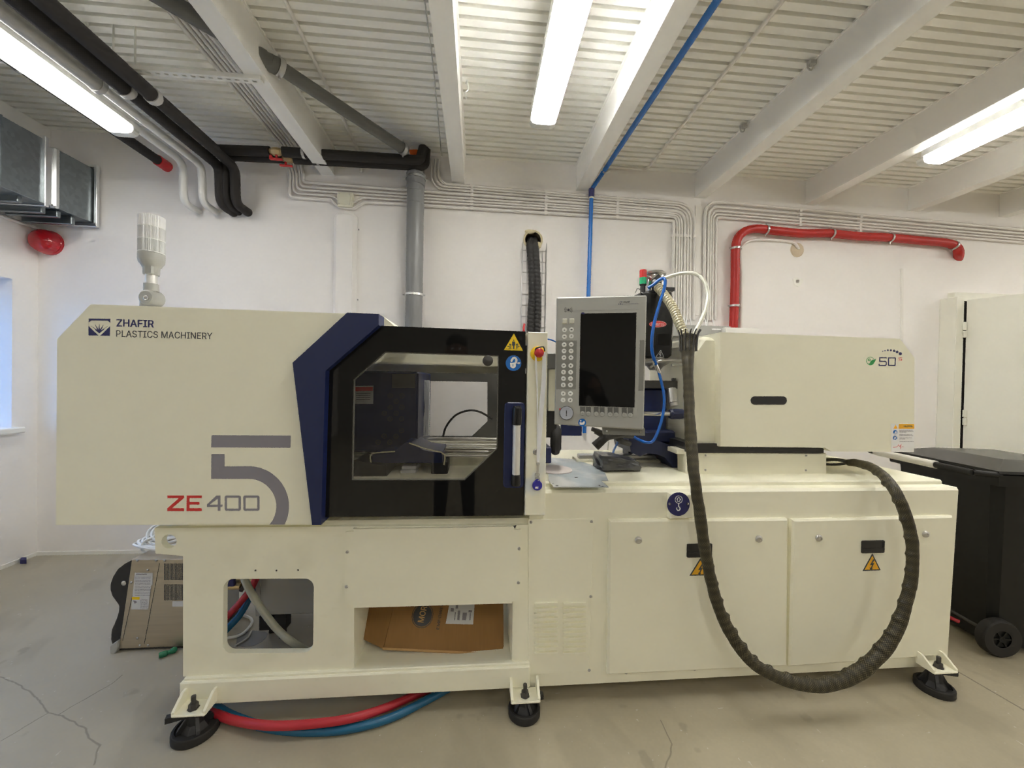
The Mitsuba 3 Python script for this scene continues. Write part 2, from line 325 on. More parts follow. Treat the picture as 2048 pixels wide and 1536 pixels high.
wf = [box(WX - 0.36, WX - 0.30, wy0, wy1, wz0, wz0 + 0.06), box(WX - 0.36, WX - 0.30, wy0, wy1, wz1 - 0.06, wz1), box(WX - 0.36, WX - 0.30, wy0, wy0 + 0.06, wz0, wz1),
      box(WX - 0.36, WX - 0.30, wy1 - 0.06, wy1, wz0, wz1), box(WX - 0.36, WX - 0.30, (wy0 + wy1) / 2 - 0.03, (wy0 + wy1) / 2 + 0.03, wz0, wz1)]
labels['window_1'] = {'kind': 'structure', 'label': 'deep daylit window in the left wall'}; USED.add('window_1')
struct('frame', cat(wf), 'rim_white', 'window_1')
for a, b in ((wy0 + 0.05, (wy0 + wy1) / 2 - 0.02), ((wy0 + wy1) / 2 + 0.02, wy1 - 0.05)):
    fw = Frame((WX - 0.33, 0, 0), (0, 1, 0), (0, 0, 1)); struct('pane', ext(fw, sbox(a, wz0 + 0.05, b, wz1 - 0.05), 0, 0.0005).slice_plane((WX - 0.3298, 0, 0), (1, 0, 0)), 'clear_glass', 'window_1')
struct('sill', box(WX - 0.30, WX + 0.055, wy0 - 0.05, wy1 + 0.045, 0.987, 1.03, 0.008), 'rim_white', 'window_1', label='white window sill')

# ceiling of corrugated steel deck: sheets of ribs running along x
labels['ceiling'] = {'kind': 'structure', 'label': 'white corrugated steel deck ceiling'}; USED.add('ceiling')
struct('slab', box(WX - 0.4, XR + 0.2, YN - 0.2, WY + 0.35, 3.43, 3.6), 'deck_paint', 'ceiling')
PITCH_Y, NR = 0.0656, 9
def deck_sheet(y1, y0, lap):
    prof = []
    y = y1
    while y > y0 + 1e-6:
        z = ZC - lap
        prof += [(y, z), (y - 0.043, z), (y - 0.049, ZC + 0.055), (y - 0.060, ZC + 0.055)]; y -= PITCH_Y
    prof += [(y, ZC), (y - 0.022, ZC)]
    a = np.array([(WX, p[0], p[1]) for p in prof]); b = a.copy(); b[:, 0] = XR; n = len(prof)
    k = np.arange(n - 1); q = np.stack([k, k + 1, k + 1 + n, k + n], -1)
    return trimesh.Trimesh(np.vstack([a, b]), np.vstack([q[:, [0, 1, 2]], q[:, [0, 2, 3]]]), process=False)
y = WY
k = 0
while y > YN:
    struct('deck_sheet', deck_sheet(y, max(y - NR * PITCH_Y, YN), 0.004), 'deck_paint', 'ceiling'); y -= NR * PITCH_Y; k += 1

def beam(x, w=0.1):
    """Box-clad roof beam with small lips."""
    h = w / 2
    return cat([box(x - h, x + h, YN, WY, ZB, ZC, 0.004), box(x - h - 0.003, x + h + 0.003, YN, WY, ZB - 0.004, ZB + 0.008), box(x - h - 0.012, x + h + 0.012, YN, WY, ZC - 0.012, ZC - 0.001)])
for i, x in enumerate((-1.267, -0.193, 0.88, 1.97, 3.04, 4.09, 5.07, 6.1)):
    k = one('roof_beam', beam(x), 'beam_paint', ['white roof beam beside the grey conduits, first from the left', 'white roof beam just left of the middle lamp', 'white roof beam with the blue air pipe along its side',
        'white roof beam right of the blue air pipe, ending above the vertical conduits', 'white roof beam just left of the right lamp', 'white roof beam just right of the right lamp', 'white roof beam at the right end of the photo', 'white roof beam beyond the right edge'][i], 'beam', 'roof beams')
one('roof_beam', box(WX + 0.001, WX + 0.085, YN, WY, 3.19, ZC, 0.004), 'beam_paint', 'narrow white edge beam along the left wall above the duct', 'beam', 'roof beams')
for nm, m in (('baseboard_back', box(WX, XR, WY - 0.006, WY + 0.01, 0.0, 0.028)), ('baseboard_left', box(WX - 0.01, WX + 0.006, YN, WY, 0.0, 0.028))):
    struct(nm, m, 'rim_white')

# lamps
def lamp(x0, x1, z, y1, L, label, power=1.0):
    t = thing('ceiling_lamp', label, 'lamp', 'long ceiling lamps'); xc, w = (x0 + x1) / 2, x1 - x0
    y0 = y1 - L
    obj('housing', box(xc - w * 0.51, xc + w * 0.51, y0 + 0.02, y1 - 0.02, z + 0.0405, z + 0.115, 0.012), 'lamp_end', t)
    P = [(-0.5, .040), (-0.5, .024), (-0.44, .008), (-0.27, 0), (0.27, 0), (0.44, .008), (0.5, .024), (0.5, .040)]
    m = ext(Frame((xc, y1 - 0.045, z), (-1, 0, 0), (0, 0, 1)), [(a * w, b) for a, b in P], 0 - (L - 0.09), 0.0) if False else None
    pr = Polygon([(a * w, b) for a, b in P]); fr = Frame((xc, y0 + 0.045, z), (1, 0, 0), (0, 0, 1))
    m = ext(fr, pr, -(L - 0.09), 0)
    obj('diffuser', m, 'lamp_glow', t, emitter={'type': 'area', 'radiance': rgb(*[c * power for c in LAMP_RADIANCE])})
    for a, b in ((y0, y0 + 0.045), (y1 - 0.045, y1)):
        fr2 = Frame((xc, a, z), (1, 0, 0), (0, 0, 1)); obj('end_cap', ext(fr2, pr.buffer(0.002), -(b - a), 0), 'lamp_end', t)
    for yy in (y0 + 0.25, y1 - 0.25): obj('hanger', cat([box(xc - 0.012, xc + 0.012, yy - 0.012, yy + 0.012, z + 0.098, ZC + 0.002), box(xc - w * 0.4, xc + w * 0.4, yy - 0.018, yy + 0.018, z + 0.098, z + 0.104)]), 'galv_bright', t)
    return t
LX = ((-2.41, -2.25, 3.0, 2.78, 'long ceiling lamp at the left, beside the black pipes'), (0.308, 0.468, 3.08, 2.505, 'long ceiling lamp in the middle, left of the blue air pipe'), (3.14, 3.30, 3.05, 2.56, 'long ceiling lamp at the right, under a slotted rail'), (5.95, 6.11, 3.05, 2.56, 'long ceiling lamp beyond the right edge, over the open door side'))
for x0, x1, z, y1, lab in LX:
    for q in range(3):
        lamp(x0, x1, z, y1 - q * 3.1, 1.55, lab if q == 0 else lab.split(',')[0] + (', behind the camera' if q == 1 else ', farthest behind the camera'), (0.42 if x0 < -1 else 1.0 if x0 < 2 else 0.78) * (1.0 if q == 0 else 0.55))
t = thing('slotted_rail', 'slotted steel rail above the right ceiling lamp', 'rail')
m = Polygon(sbox(-0.02, -1.4, 0.02, 1.1))
for k in range(30): m = m.difference(sbox(-0.008, -1.35 + k * 0.08, 0.008, -1.35 + k * 0.08 + 0.04))
fr = Frame((3.16, 1.5, 3.165), (1, 0, 0), (0, -1, 0)); obj('strip', ext(fr, m, 0, 0.003), 'lamp_end', t); obj('flange', cat([box(3.139, 3.142, 0.4, 2.9, 3.165, 3.20), box(3.178, 3.181, 0.4, 2.9, 3.165, 3.20)]), 'lamp_end', t)
for yy in (0.6, 1.6, 2.7): obj('rod', bar((3.16, yy, 3.166), (3.16, yy, ZC + 0.01), 0.005), 'galv_bright', t)

# ------------------------------------------------------------------ services on the ceiling and the back wall
def clamp(parent, c, axis, r, w=0.022, name='clamp', m='screw_steel', lug=None):
    ax = np.array(axis, float); ax /= np.linalg.norm(ax)
    parts = [lathe([(r + .001, -w / 2), (r + .006, -w / 2), (r + .006, w / 2), (r + .001, w / 2)], c, ax, 20)]
    if lug is not None:
        l = np.array(lug, float); l /= np.linalg.norm(l); c = np.array(c)
        for s in (1, -1): parts.append(bar(c + l * s * (r + .002), c + l * s * (r + .022), 0.006, 6))
    obj(name, cat(parts), m, parent, 30)
# eight conduits that end in the vertical bundle
YW = WY - 0.021
L950 = [372.5, 377.6, 383.2, 390.2, 397.4, 403, 408.9, 417]; L1235 = [396, 400.8, 406.2, 412.5, 418, 422.6, 427, 434.6]
VX = [1387.4, 1379.5, 1374, 1368, 1362, 1357, 1352, 1345.5]; RC = [.0115, .0092, .0092, .013, .0092, .0092, .0092, .013]
VB = [579.5, 586.5, 592.8, 599.5, 606]
ordl = ['topmost', 'second', 'third', 'fourth', 'fifth', 'sixth', 'seventh', 'lowest']
bottoms = [0, 0, 0, 0, 0]
for k in range(8):
    h0, h1 = at(944, L950[k], YW), at(1235, L1235[k], YW); zz = lambda x: h0[2] + (h1[2] - h0[2]) * (x - h0[0]) / (h1[0] - h0[0])
    xv = at(VX[k], 520, YW)[0]; xb = at(VX[k], 640, YW); P = []
    if k < 3:
        xs = at((877, 870, 863)[k], 345, YW)[0]; P += [(xs, YW, 3.30), (xs, YW, zz(xs))]
    else:
        xs = at(VB[7 - k], 370, YW)[0]; xcl = -1.505 - 0.030 * (k - 3); P += [(xcl, -1.0, ZC - .016), (xcl, YW, ZC - .016), (xs, YW, 3.10), (xs, YW, zz(xs))]
        if k >= 6:      # pass through the junction box
            xa, xb2 = at(668, 405, YW)[0], at(722, 405, YW)[0]; zq = zz(-1.0) - 0.045 - 0.012 * (k - 6)
            P += [(xa - 0.03 + 0.02 * (7 - k), YW, zz(xa)), (xa + 0.05, YW, zq), (xb2 - 0.05, YW, zq), (xb2 + 0.03 - 0.02 * (7 - k), YW, zz(xb2))]
    P += [(xv, YW, zz(xv)), (xb[0], YW, xb[2])]
    t = thing('wall_conduit', f'thin grey-white conduit, {ordl[k]} of the eight running along the back wall into the vertical bundle', 'conduit', 'wall conduits')
    obj('pipe', tube(fillet(P, 0.035 + 0.021 * (7 - k) if k < 8 else .05, 6), RC[k], 10), 'conduit_paint', t, 40)
    for xq in (at(944, 380, YW)[0], at(1092, 400, YW)[0], at(1235, 410, YW)[0]): obj('clip', box(xq - .012, xq + .012, YW - RC[k] - .002, WY - .001, zz(xq) - RC[k] - .0015, zz(xq) + RC[k] + .0015), 'conduit_paint', t)
    zq = at(1370, 472, YW)[2]; obj('clip', box(xv - RC[k] - .0015, xv + RC[k] + .0015, YW - RC[k] - .002, WY - .001, zq - .012, zq + .012), 'conduit_paint', t)
RY = [(414.5, 469), (423.6, 475.6), (431.6, 481.5), (437.4, 487), (443.6, 493)]; RVX = [1407.5, 1414.8, 1419.8, 1424.5, 1431]; RR = [.014, .0112, .0092, .0092, .0112]
for k in range(5):
    a, b = at(1530, RY[k][0], YW), at(2044, RY[k][1], YW); zz = lambda x: a[2] + (b[2] - a[2]) * (x - a[0]) / (b[0] - a[0]); xv = at(RVX[k], 520, YW)[0]; xb = at(RVX[k], 640, YW)
    t = thing('wall_conduit', f'thin grey-white conduit, {["topmost", "second", "third", "fourth", "lowest"][k]} of the five above the red hose', 'conduit', 'wall conduits')
    obj('pipe', tube(fillet([(xb[0], YW, xb[2]), (xv, YW, zz(xv)), (XR - 0.1, YW, zz(b[0] + .4))], 0.13 - 0.024 * k, 6), RR[k], 10), 'conduit_paint', t, 40)
    for xq in (at(1600, 430, YW)[0], at(1720, 440, YW)[0]): obj('clip', box(xq - .012, xq + .012, YW - RR[k] - .002, WY - .001, zz(xq) - RR[k] - .0015, zz(xq) + RR[k] + .0015), 'conduit_paint', t)
fb = YF(WY)
t = thing('cable_trunking', 'flat grey-white trunking strip between the two bundles of vertical conduits', 'trunking')
obj('strip', ext(fb, fb.poly([(1390, 412), (1403, 412), (1401, 630), (1389, 630)]), 0.001, 0.008), 'conduit_paint', t)
for i, (x, y) in enumerate([(1366, 640), (1373, 641), (1380, 641), (1400, 641), (1408, 641), (1415, 641), (1424, 641)]):
    a, b = at(x, y - 8, WY - .02), at(x + (3, 2, -3, 4, 2, 1, 0)[i], 668, WY - .05)
    one('lead_wire', tube(spline([a, (a + b) / 2 + [0.01 * (-1) ** i, -.01, 0], b], 6), 0.005, 6), 'white_cable', f'thin white wire hanging out below the vertical conduits, {["first", "second", "third", "fourth", "fifth", "sixth", "seventh"][i]} from the left', 'wire', 'wires under the vertical conduits', 40)

# junction box and wall chase
t = thing('junction_box', 'small cream junction box on the back wall above the round-topped cover', 'box')
fr = YF(WY - 0.05); obj('body', slab(YF(WY), YF(WY).poly([(679.5, 390), (708.5, 391.5), (708, 419.5), (679.5, 418)]), 0.001, 0.06, .006), 'box_cream', t)
q = np.array(YF(WY).poly([(682.5, 393), (705.5, 394.2), (705, 416.5), (682.5, 415.5)])); obj('lid', slab(YF(WY), q, 0.058, 0.064, .003), 'box_cream', t)
for u, v in q: obj('screw', disc(YF(WY), u + (q.mean(0)[0] - u) * .12, v + (q.mean(0)[1] - v) * .12, .004, .063, .0655, 12), 'screw_steel', t)
u0, vt = YF(WY).uv(670, 425); u1, _ = YF(WY).uv(716, 428); v0 = 1.2
arch = Polygon([(u0, v0), (u1, v0), (u1, vt - .035), (u1 - .03, vt - .008), ((u0 + u1) / 2, vt), (u0 + .03, vt - .008), (u0, vt - .035)])
t = thing('pipe_cover', 'white round-topped pipe cover running down the back wall below the junction box', 'pipe cover')
obj('cover', slab(YF(WY), arch, 0.001, .045, .028), 'wall_plain', t)
for x, y in ((676, 459), (718, 460), (674, 600), (716, 600)):
    u, v = YF(WY).uv(x, y); obj('screw', disc(YF(WY), u, v, .005, .001, .012, 8), 'grey_ink', t)

# grey drain pipe
t = thing('drain_pipe', 'thick grey vertical drain pipe on the back wall', 'pipe')
YD = WY - 0.085
c0, c1 = at(832, 345, YD), at(828.5, 650, YD); dx = (c1[0] - c0[0]); xc = c0[0]
zt = c0[2] + .03
obj('pipe', bar((xc, YD, .9), (xc, YD, zt), .069, 28), 'grey_pvc', t, 40)
zc = at(832, 362, YD)[2]; obj('socket', lathe([(.069, zc - .045), (.0755, zc - .04), (.0755, zc + .02), (.08, zc + .02), (.08, zc + .05), (.069, zc + .05)], (xc, YD, 0), n=28), 'grey_pvc', t, 30)
for y in (385, 409): z = at(832, y, YD)[2]; obj('joint_ring', lathe([(.069, z - .003), (.0715, z), (.069, z + .003)], (xc, YD, 0), n=28), 'grey_pvc', t, 30)
for yy in (358, 590):
    z = at(829, yy, YD)[2]; clamp(t, (xc, YD, z), (0, 0, 1), .078 if yy < 400 else .07, .018, m='galv_bright', lug=(1, 0, 0))
    obj('clamp_rod', bar((xc, YD + .07, z), (xc, WY + .01, z), .006), 'galv_bright', t)
# sloping drain from the ceiling
t = thing('sloping_drain_pipe', 'grey drain pipe slanting down under the ceiling to the corner elbow', 'pipe')
a, b, c, d = atz(330, 0, 3.235), atz(437, 65, 3.235), atz(540, 122, 3.225), atz(812, 301, 3.215)
e = np.array([a, b, c, d]); obj('pipe', cat([tube([c, d], .039, 18), tube([a - (b - a), b + (c - b) * .9], .041, 18)]), 'dark_pvc', t, 40)
dr_ = (d - c) / np.linalg.norm(d - c)
obj('elbow', tube([atz(507, 104, 3.22), atz(525, 118, 3.222), c + dr_ * .06], .046, 18), 'dark_pvc', t, 40); clamp(t, c + dr_ * .05, dr_, .046, .03, lug=(0, 0, 1)); clamp(t, d - dr_ * .03, dr_, .042, .03, lug=(0, 0, 1))
obj('hook', tube(spline([atz(510, 100, 3.2), atz(512, 97, 3.24), atz(518, 102, 3.26), atz(520, 112, 3.28)], 6), .004, 6), 'galv_bright', t, 40)
# corner elbow, orange seal
t = thing('insulated_pipe', 'upper black insulated pipe running along the wall top into the corner elbow', 'pipe', 'black insulated pipes along the wall')
A = at(418, 299, 3.12), at(540, 303, 3.12), at(566, 304, 3.12), at(846, 322, 3.14)
el = at(846, 322, 3.16); obj('insulation', cat([tube([A[0], A[1]], .036, 16), tube(fillet([A[2], at(840, 321, 3.14), at(846, 297, 3.24), at(848, 296, WY + .02)], .05, 6), .037, 16)]), 'foam_black', t, 40)
obj('valve_body', cat([tube([A[1], A[2]], .021, 12), lathe([(.027, -.03), (.03, -.012), (.03, .012), (.027, .03)], (A[1] + A[2]) / 2, A[2] - A[1], 6)]), 'brass', t, 30)
vm = (A[1] + A[2]) / 2; obj('valve_handle', cat([bar(vm - [0, .0, .02], vm - [0, 0, .055], .009), box(vm[0] - .05, vm[0] + .045, vm[1] - .012, vm[1] + .012, vm[2] - .063, vm[2] - .05, .004), box(vm[0] - .05, vm[0] - .03, vm[1] - .012, vm[1] + .012, vm[2] - .06, vm[2] - .03, .004)]), 'red_plastic', t)
for x, y in ((608, 306),): p = at(x, y, 3.125); clamp(t, p, A[3] - A[2], .037, .02); obj('clamp_rod', bar(p + [0, 0, .035], (p[0], p[1], ZC), .004), 'galv_bright', t)
t = thing('insulated_pipe', 'lower black insulated pipe just under the upper one at the wall top', 'pipe', 'black insulated pipes along the wall')
B = at(446, 313, 3.2), at(566, 318, 3.2), at(588, 319, 3.2), at(850, 333, 3.22)
vert = [at(451, 342, 3.20), at(451, 318, 3.2)]
obj('insulation', cat([tube(fillet([vert[0], vert[1], at(470, 313, 3.2), B[1]], .03, 5), .033, 16), tube(fillet([B[2], B[3], at(853, 300, 3.28)], .05, 6), .034, 16)]), 'foam_black', t, 40)
obj('valve_body', cat([tube([B[1], B[2]], .02, 12), lathe([(.026, -.028), (.029, -.01), (.029, .01), (.026, .028)], (B[1] + B[2]) / 2, B[2] - B[1], 6)]), 'brass', t, 30)
vm = (B[1] + B[2]) / 2 + [-.02, -.0, -.0]; obj('valve_handle', cat([bar(vm - [0, .0, .02], vm - [0, .0, .05], .009), box(vm[0] - .045, vm[0] + .05, vm[1] - .012, vm[1] + .012, vm[2] - .058, vm[2] - .045, .004)]), 'red_plastic', t)
p = at(636, 320, 3.2); clamp(t, p, B[3] - B[2], .034, .02)
one('pipe_seal', sphere(at(834, 300, WY - .03), .068, (1, .7, 1)), 'orange_foam', 'orange foam seal in the wall hole beside the black elbow', 'seal', smooth=True)

# pipes along the ceiling that turn into the back wall
def ceiling_pipe(x, z, r, ze, m, label, group, y0=-1.5, big=None):
    t = thing('ceiling_pipe', label, 'pipe', group)
    obj('pipe', tube(fillet([(x, y0, z), (x, WY - .17, z), (x, WY - .155, ze), (x + .005, WY + .02, ze)], .075, 7), r, 18), m, t, 40)
    if big: obj('insulation', bar((x, y0 + .01, z), (x, big[0], z), big[1], 20), big[2], t, 40); obj('coupling', lathe([(big[1], 0), (big[1] + .006, .0), (big[1] + .006, .03), (r + .002, .045)], (x, big[0] - .005, z), (0, 1, 0), 20), 'grey_pipe', t, 30)
    return t
G = 'pipes turning into the back wall'
ceiling_pipe(-2.272, 3.07, .026, 2.765, 'white_pipe', 'white pipe nearest the left lamp, turning down into the wall', G)
ceiling_pipe(-2.135, 3.05, .026, 2.768, 'white_pipe', 'second white pipe, in grey lagging up to a coupling, turning into the wall', G, big=(2.36, .040, 'grey_pipe'))
ceiling_pipe(-2.005, 3.05, .036, 2.772, 'foam_black', 'left black insulated pipe turning into the back wall', G, big=(2.38, .043, 'foam_black'))
ceiling_pipe(-1.965, 3.13, .028, 2.778, 'foam_black', 'middle black insulated pipe turning into the back wall, half hidden', G)
ceiling_pipe(-1.895, 3.05, .034, 2.778, 'foam_black', 'right black insulated pipe turning into the back wall', G, big=(2.42, .040, 'foam_black'))
t = thing('ceiling_pipe', 'dark pipe left of the lamp with a red collar at the wall', 'pipe', G)
E1 = at(331, 331, WY - .02); obj('pipe', bar((E1[0], -1.5, E1[2]), (E1[0], WY - .05, E1[2]), .034, 18), 'foam_black', t, 40); obj('collar', bar((E1[0], WY - .1, E1[2]), (E1[0], WY + .005, E1[2]), .041, 18), 'red_plastic', t, 40, label='red pipe collar')
clamp(t, (E1[0], 2.35, E1[2]), (0, 1, 0), .034, .02); obj('clamp_rod', bar((E1[0], 2.35, E1[2]), (E1[0], 2.35, ZC), .004), 'galv_bright', t)
# slotted strut with hangers
t = thing('slotted_strut', 'white slotted strut under the ceiling holding the pipe hangers', 'strut')
a, b = atz(262, 143, 3.10), atz(524, 162, 3.10); ym = (a[1] + b[1]) / 2; a[1] = b[1] = ym
st = Polygon(sbox(a[0] - .9, -.02, b[0], .02))
for k in range(34):
    x = b[0] - .03 - k * .046; st = st.difference(sbox(x - .024, -.006, x, .006))
obj('web', ext(Frame((0, ym, 3.10), (1, 0, 0), (0, -1, 0)), st, 0, .003), 'rim_white', t); obj('flange', cat([box(a[0] - .9, b[0], ym - .021, ym - .018, 3.098, 3.12), box(a[0] - .9, b[0], ym + .018, ym + .021, 3.098, 3.12)]), 'rim_white', t)
for x in (-2.272, -2.135, -2.005, -1.895): obj('hanger_rod', bar((x, ym, 3.06), (x, ym, ZC + .02), .005), 'rim_white', t)
# thin conduits on the deck
Z1 = ZC - .012
def deck_conduit(P, r, label): one('deck_conduit', tube(fillet(P, .05, 5), r, 10), 'conduit_paint', label, 'conduit', 'conduits on the ceiling deck', 40)
a, b = atz(592, 0, Z1), atz(712, 292, Z1); e = at(722, 343, WY - .015)
deck_conduit([(a[0], -1, Z1), (b[0], WY - .015, Z1), (e[0], WY - .015, e[2])], .011, 'thin white conduit on the deck between the first two beams')
a, b = atz(1572, 0, Z1), atz(1296, 332, Z1); xm = (a[0] + b[0]) / 2
deck_conduit([(xm, -1, Z1), (xm, WY - .03, Z1), (.95, WY - .03, Z1)], .011, 'thin white conduit on the deck right of the blue air pipe')
a, b = atz(852, 20, ZC - .004), atz(882, 300, ZC - .004)
one('deck_cable', tube(spline([(a[0], 0, ZC - .003), a, (a + b) / 2 + [.006, 0, 0], b, (b[0], WY - .01, ZC - .004)], 8), .004, 6), 'grey_pipe', 'thin dark cable on the deck left of the second beam', 'cable', smooth=40)
for i, (x, y) in enumerate([(1621, 124), (1485, 251)]):
    p = atz(x, y, ZC - .02); one('beam_clamp', cat([box(p[0] - .015, p[0] + .03, p[1] - .015, p[1] + .015, ZC - .04, ZC - .012, .004), torus(p - [0, 0, .03], (0, 1, 0), .016, .005, 16, 6)]), 'grey_pipe', ['small dark clip on the deck by the beam, nearer the top of the photo', 'small dark clip on the deck by the beam, nearer the wall'][i], 'clip', 'clips on the deck')
p = atz(931, 185, ZB + .01); one('wire_hook', tube(spline([p + [0, 0, .05], p + [.01, -.02, .06], p + [.015, 0, .02], p, p + [.004, .04, -.01]], 6), .003, 6), 'galv_bright', 'bent wire hook on the right side of the second beam', 'hook', smooth=40)
# blue compressed-air pipe
t = thing('air_pipe', 'bright blue compressed-air pipe along the third beam and down the back wall', 'pipe')
a, b, c = at(1204, 348, WY - .12), at(1183, 386, WY - .05), at(1176.5, 600, WY - .05); zp = a[2]; xa = atz(1435, 0, zp)
obj('pipe', tube([(xa[0] - (a[0] - xa[0]) * .4, -.6, zp), (xa[0], xa[1], zp), a], .0185, 14), 'blue_pipe', t, 40)
obj('drop', tube(fillet([a, b + [0, 0, .03], b, (b[0] + (c[0] - b[0]) * 2.2, c[1], 1.0)], .02, 5), .0175, 14), 'blue_pipe', t, 40)
obj('elbow_fitting', cat([bar(b + [0, 0, .035], b - [0, 0, .035], .024, 14), sphere(b + [0, 0, .02], .026)]), 'navy_ink', t, 40); obj('ring', bar(b - [0, 0, .036], b - [0, 0, .05], .021, 14), 'white_tube', t, 40)
clamp(t, a + [.01, -.06, .0], (0, 1, 0), .019, .02, m='galv_bright', lug=(1, 0, 0))

# hole in the wall with spiral-wrapped hoses and a wire basket tray
one('broken_plaster', cat([lathe([(.071, 0), (.086, -.006), (.079, -.012), (.07, -.004)], (HB[0], WY, HB[2]), (0, 1, 0), 20), sphere((HB[0] - .03, WY - .004, HB[2] + .07), .03, (1.5, .3, .6)), sphere((HB[0] + .05, WY - .004, HB[2] - .045), .025, (1, .4, 1.2)), sphere((HB[0] - .05, WY + .02, HB[2] - .045), .025, (1, .6, 1.2))]), 'plaster', 'broken plaster rim of the round wall hole above the wire tray', 'hole', smooth=40)
one('hole_lining', lathe([(.0705, .0), (.0705, .19), (.001, .195)], (HB[0], WY, HB[2]), (0, 1, 0), 24), 'hole_brown', 'dark round hole through the back wall where the black hoses enter', 'hole', smooth=40)
def wrapped(L, r, step, lump):
    P = spline(px3(L), 14); s = np.concatenate([[0], np.cumsum(np.linalg.norm(np.diff(P, axis=0), axis=1))]); Q = np.array([np.interp(np.linspace(0, s[-1], 220), s, P[:, i]) for i in range(3)]).T
    n, L_ = 14, 220; th = np.arange(n) * 2 * np.pi / n; ss = np.linspace(0, s[-1], L_); ph = ((ss[:, None] / step + th[None] / (2 * np.pi)) % 1.0)
    return tube(Q, r * (1 + lump * (np.clip(ph * 5, 0, 1) * np.clip((1 - ph) * 5, 0, 1) - .5)), n)
H1 = [(1062, 478, WY + .1), (1060, 490, WY - .01), (1061, 503, WY - .05), (1064, 540, WY - .06), (1065, 590, WY - .06)]
one('wrapped_hose', wrapped(H1 + [(1063, 620, WY - .06), (1062, 668, WY - .06), (1062, 720, WY - .08)], .030, .035, .22), 'black_rubber', 'left black spiral-wrapped hose hanging from the round wall hole', 'hose', 'spiral-wrapped hoses in the wire tray', 40)
H2 = [(1069, 480, WY + .1), (1069, 490, WY - .02), (1071, 505, WY - .06), (1074, 560, WY - .07), (1075, 620, WY - .06), (1073, 668, WY - .06), (1073, 720, WY - .08)]
one('wrapped_hose', wrapped(H2, .029, .035, .25), 'black_rubber', 'right black spiral-wrapped hose hanging from the round wall hole', 'hose', 'spiral-wrapped hoses in the wire tray', 40)
ws = []
W0 = lambda x, y, d=.004: at(x, y, WY - d)
xl, xr = W0(1046.5, 580)[0], W0(1094, 580)[0]; zt_, zm, zb = W0(1070, 500)[2], W0(1070, 566)[2], 1.3
xl2, xr2 = W0(1044, 520)[0], W0(1091, 520)[0]; R_ = .0026
for x, zA in ((xl + .025, zt_), (xl + .08, zt_), (xr - .045, zt_), (xr - .015, zt_)): ws.append(bar((x, WY - .005, zA), (x, WY - .005, zb), R_, 5))
for (xx, s) in ((xl2, -1), (xr2, 1)):
    for d in (.03, .055): ws.append(bar((xx, WY - d, zt_ + .05), (xx + .004 * s, WY - d, zb), R_, 5))
for k in range(12):
    z = zt_ - .095 * k
    ws.append(tube(fillet([(xl2, WY - .055, z + .012), (xl2, WY - .006, z - .006), (xr2, WY - .006, z - .008), (xr2, WY - .055, z + .01)], .012, 3), R_, 5))
one('wire_tray', cat(ws), 'steel', 'galvanised wire basket tray on the wall behind the black wrapped hoses', 'cable tray', smooth=40)
one('cable_tie', tube(px3([(1049, 648, WY - .07), (1047.5, 655, WY - .08), (1048, 680, WY - .09)]), .010, 8), 'red_plastic', 'small red tie hanging at the lower left of the wire tray', 'tie', smooth=40)

# red flexible conduit with clamps, grey cable, round cover
t = thing('red_conduit', 'red corrugated conduit bending along the back wall in metal clamps', 'conduit')
RP = spline(px3([(1465, 700), (1467, 655), (1469, 600), (1470.5, 540), (1471, 498), (1476, 476), (1491, 462), (1514, 457.5), (1540, 460.5), (1600, 466.5), (1640, 466.5), (1663, 467), (1720, 472.5), (1780, 475.5), (1850, 482), (1893, 486), (1912, 494), (1917.5, 505)], WY - .055).tolist() + [at(1916, 517, WY + .02)], 10)
s = np.concatenate([[0], np.cumsum(np.linalg.norm(np.diff(RP, axis=0), axis=1))]); ss = np.linspace(0, s[-1], 560); RQ = np.array([np.interp(ss, s, RP[:, i]) for i in range(3)]).T
obj('hose', tube(RQ, .0365 + .0010 * np.sin(ss * 2 * np.pi / .014), 16), 'red_conduit', t, 60)
for x, y, ax in ((1532, 459.5, (1, 0, 0)), (1663, 467, (1, 0, 0)), (1780, 475.5, (1, 0, 0)), (1908, 491, (1, 0, -.4)), (1471, 497, (0, 0, 1)), (1468.4, 612, (0, 0, 1))):
    c = at(x, y, WY - .055); clamp(t, c, ax, .037, .018, lug=np.cross(ax, (0, 1, 0)))
    obj('clamp_stud', bar(c + [0, .038, 0], (c[0], WY + .005, c[2]), .006), 'galv_bright', t)
one('grey_cable', tube(spline(px3([(1482, 690), (1482, 655), (1483, 560), (1481, 505), (1489, 488), (1510, 480), (1560, 481), (1586, 485), (1595, 494)], WY - .014).tolist() + [at(1597, 501, WY + .02)], 8), .0125, 10), 'conduit_paint', 'grey-white cable beside the red conduit, entering the round tan cover', 'cable', smooth=40)
u, v = fb.uv(1594, 500); one('hole_cover', lathe([(.0, -.008), (.058, -.008), (.066, -.003), (.066, .004)], (u, WY, v), (0, 1, 0), 28), 'tan_cork', 'round tan cover on the back wall under the red conduit', 'cover', smooth=30)
u, v = fb.uv(1595, 563); one('drill_hole', cat([lathe([(.0165, -.001), (.0165, .045), (.001, .046)], (u, WY, v), (0, 1, 0), 14)]), 'hole_brown', 'small drilled hole with chipped paint in the back wall', 'hole', smooth=30)
pts = [(u + .052 * math.cos(k * .7) * (1 + .25 * math.sin(k * 2.3)), v + .042 * math.sin(k * .7) * (1 + .3 * math.cos(k * 1.7))) for k in range(9)]
one('wall_filler', ext(fb, Polygon(pts).buffer(0).difference(Point(u, v).buffer(.018)), .0005, .003), 'rim_white', 'patch of white filler around the drilled wall hole', 'filler patch')
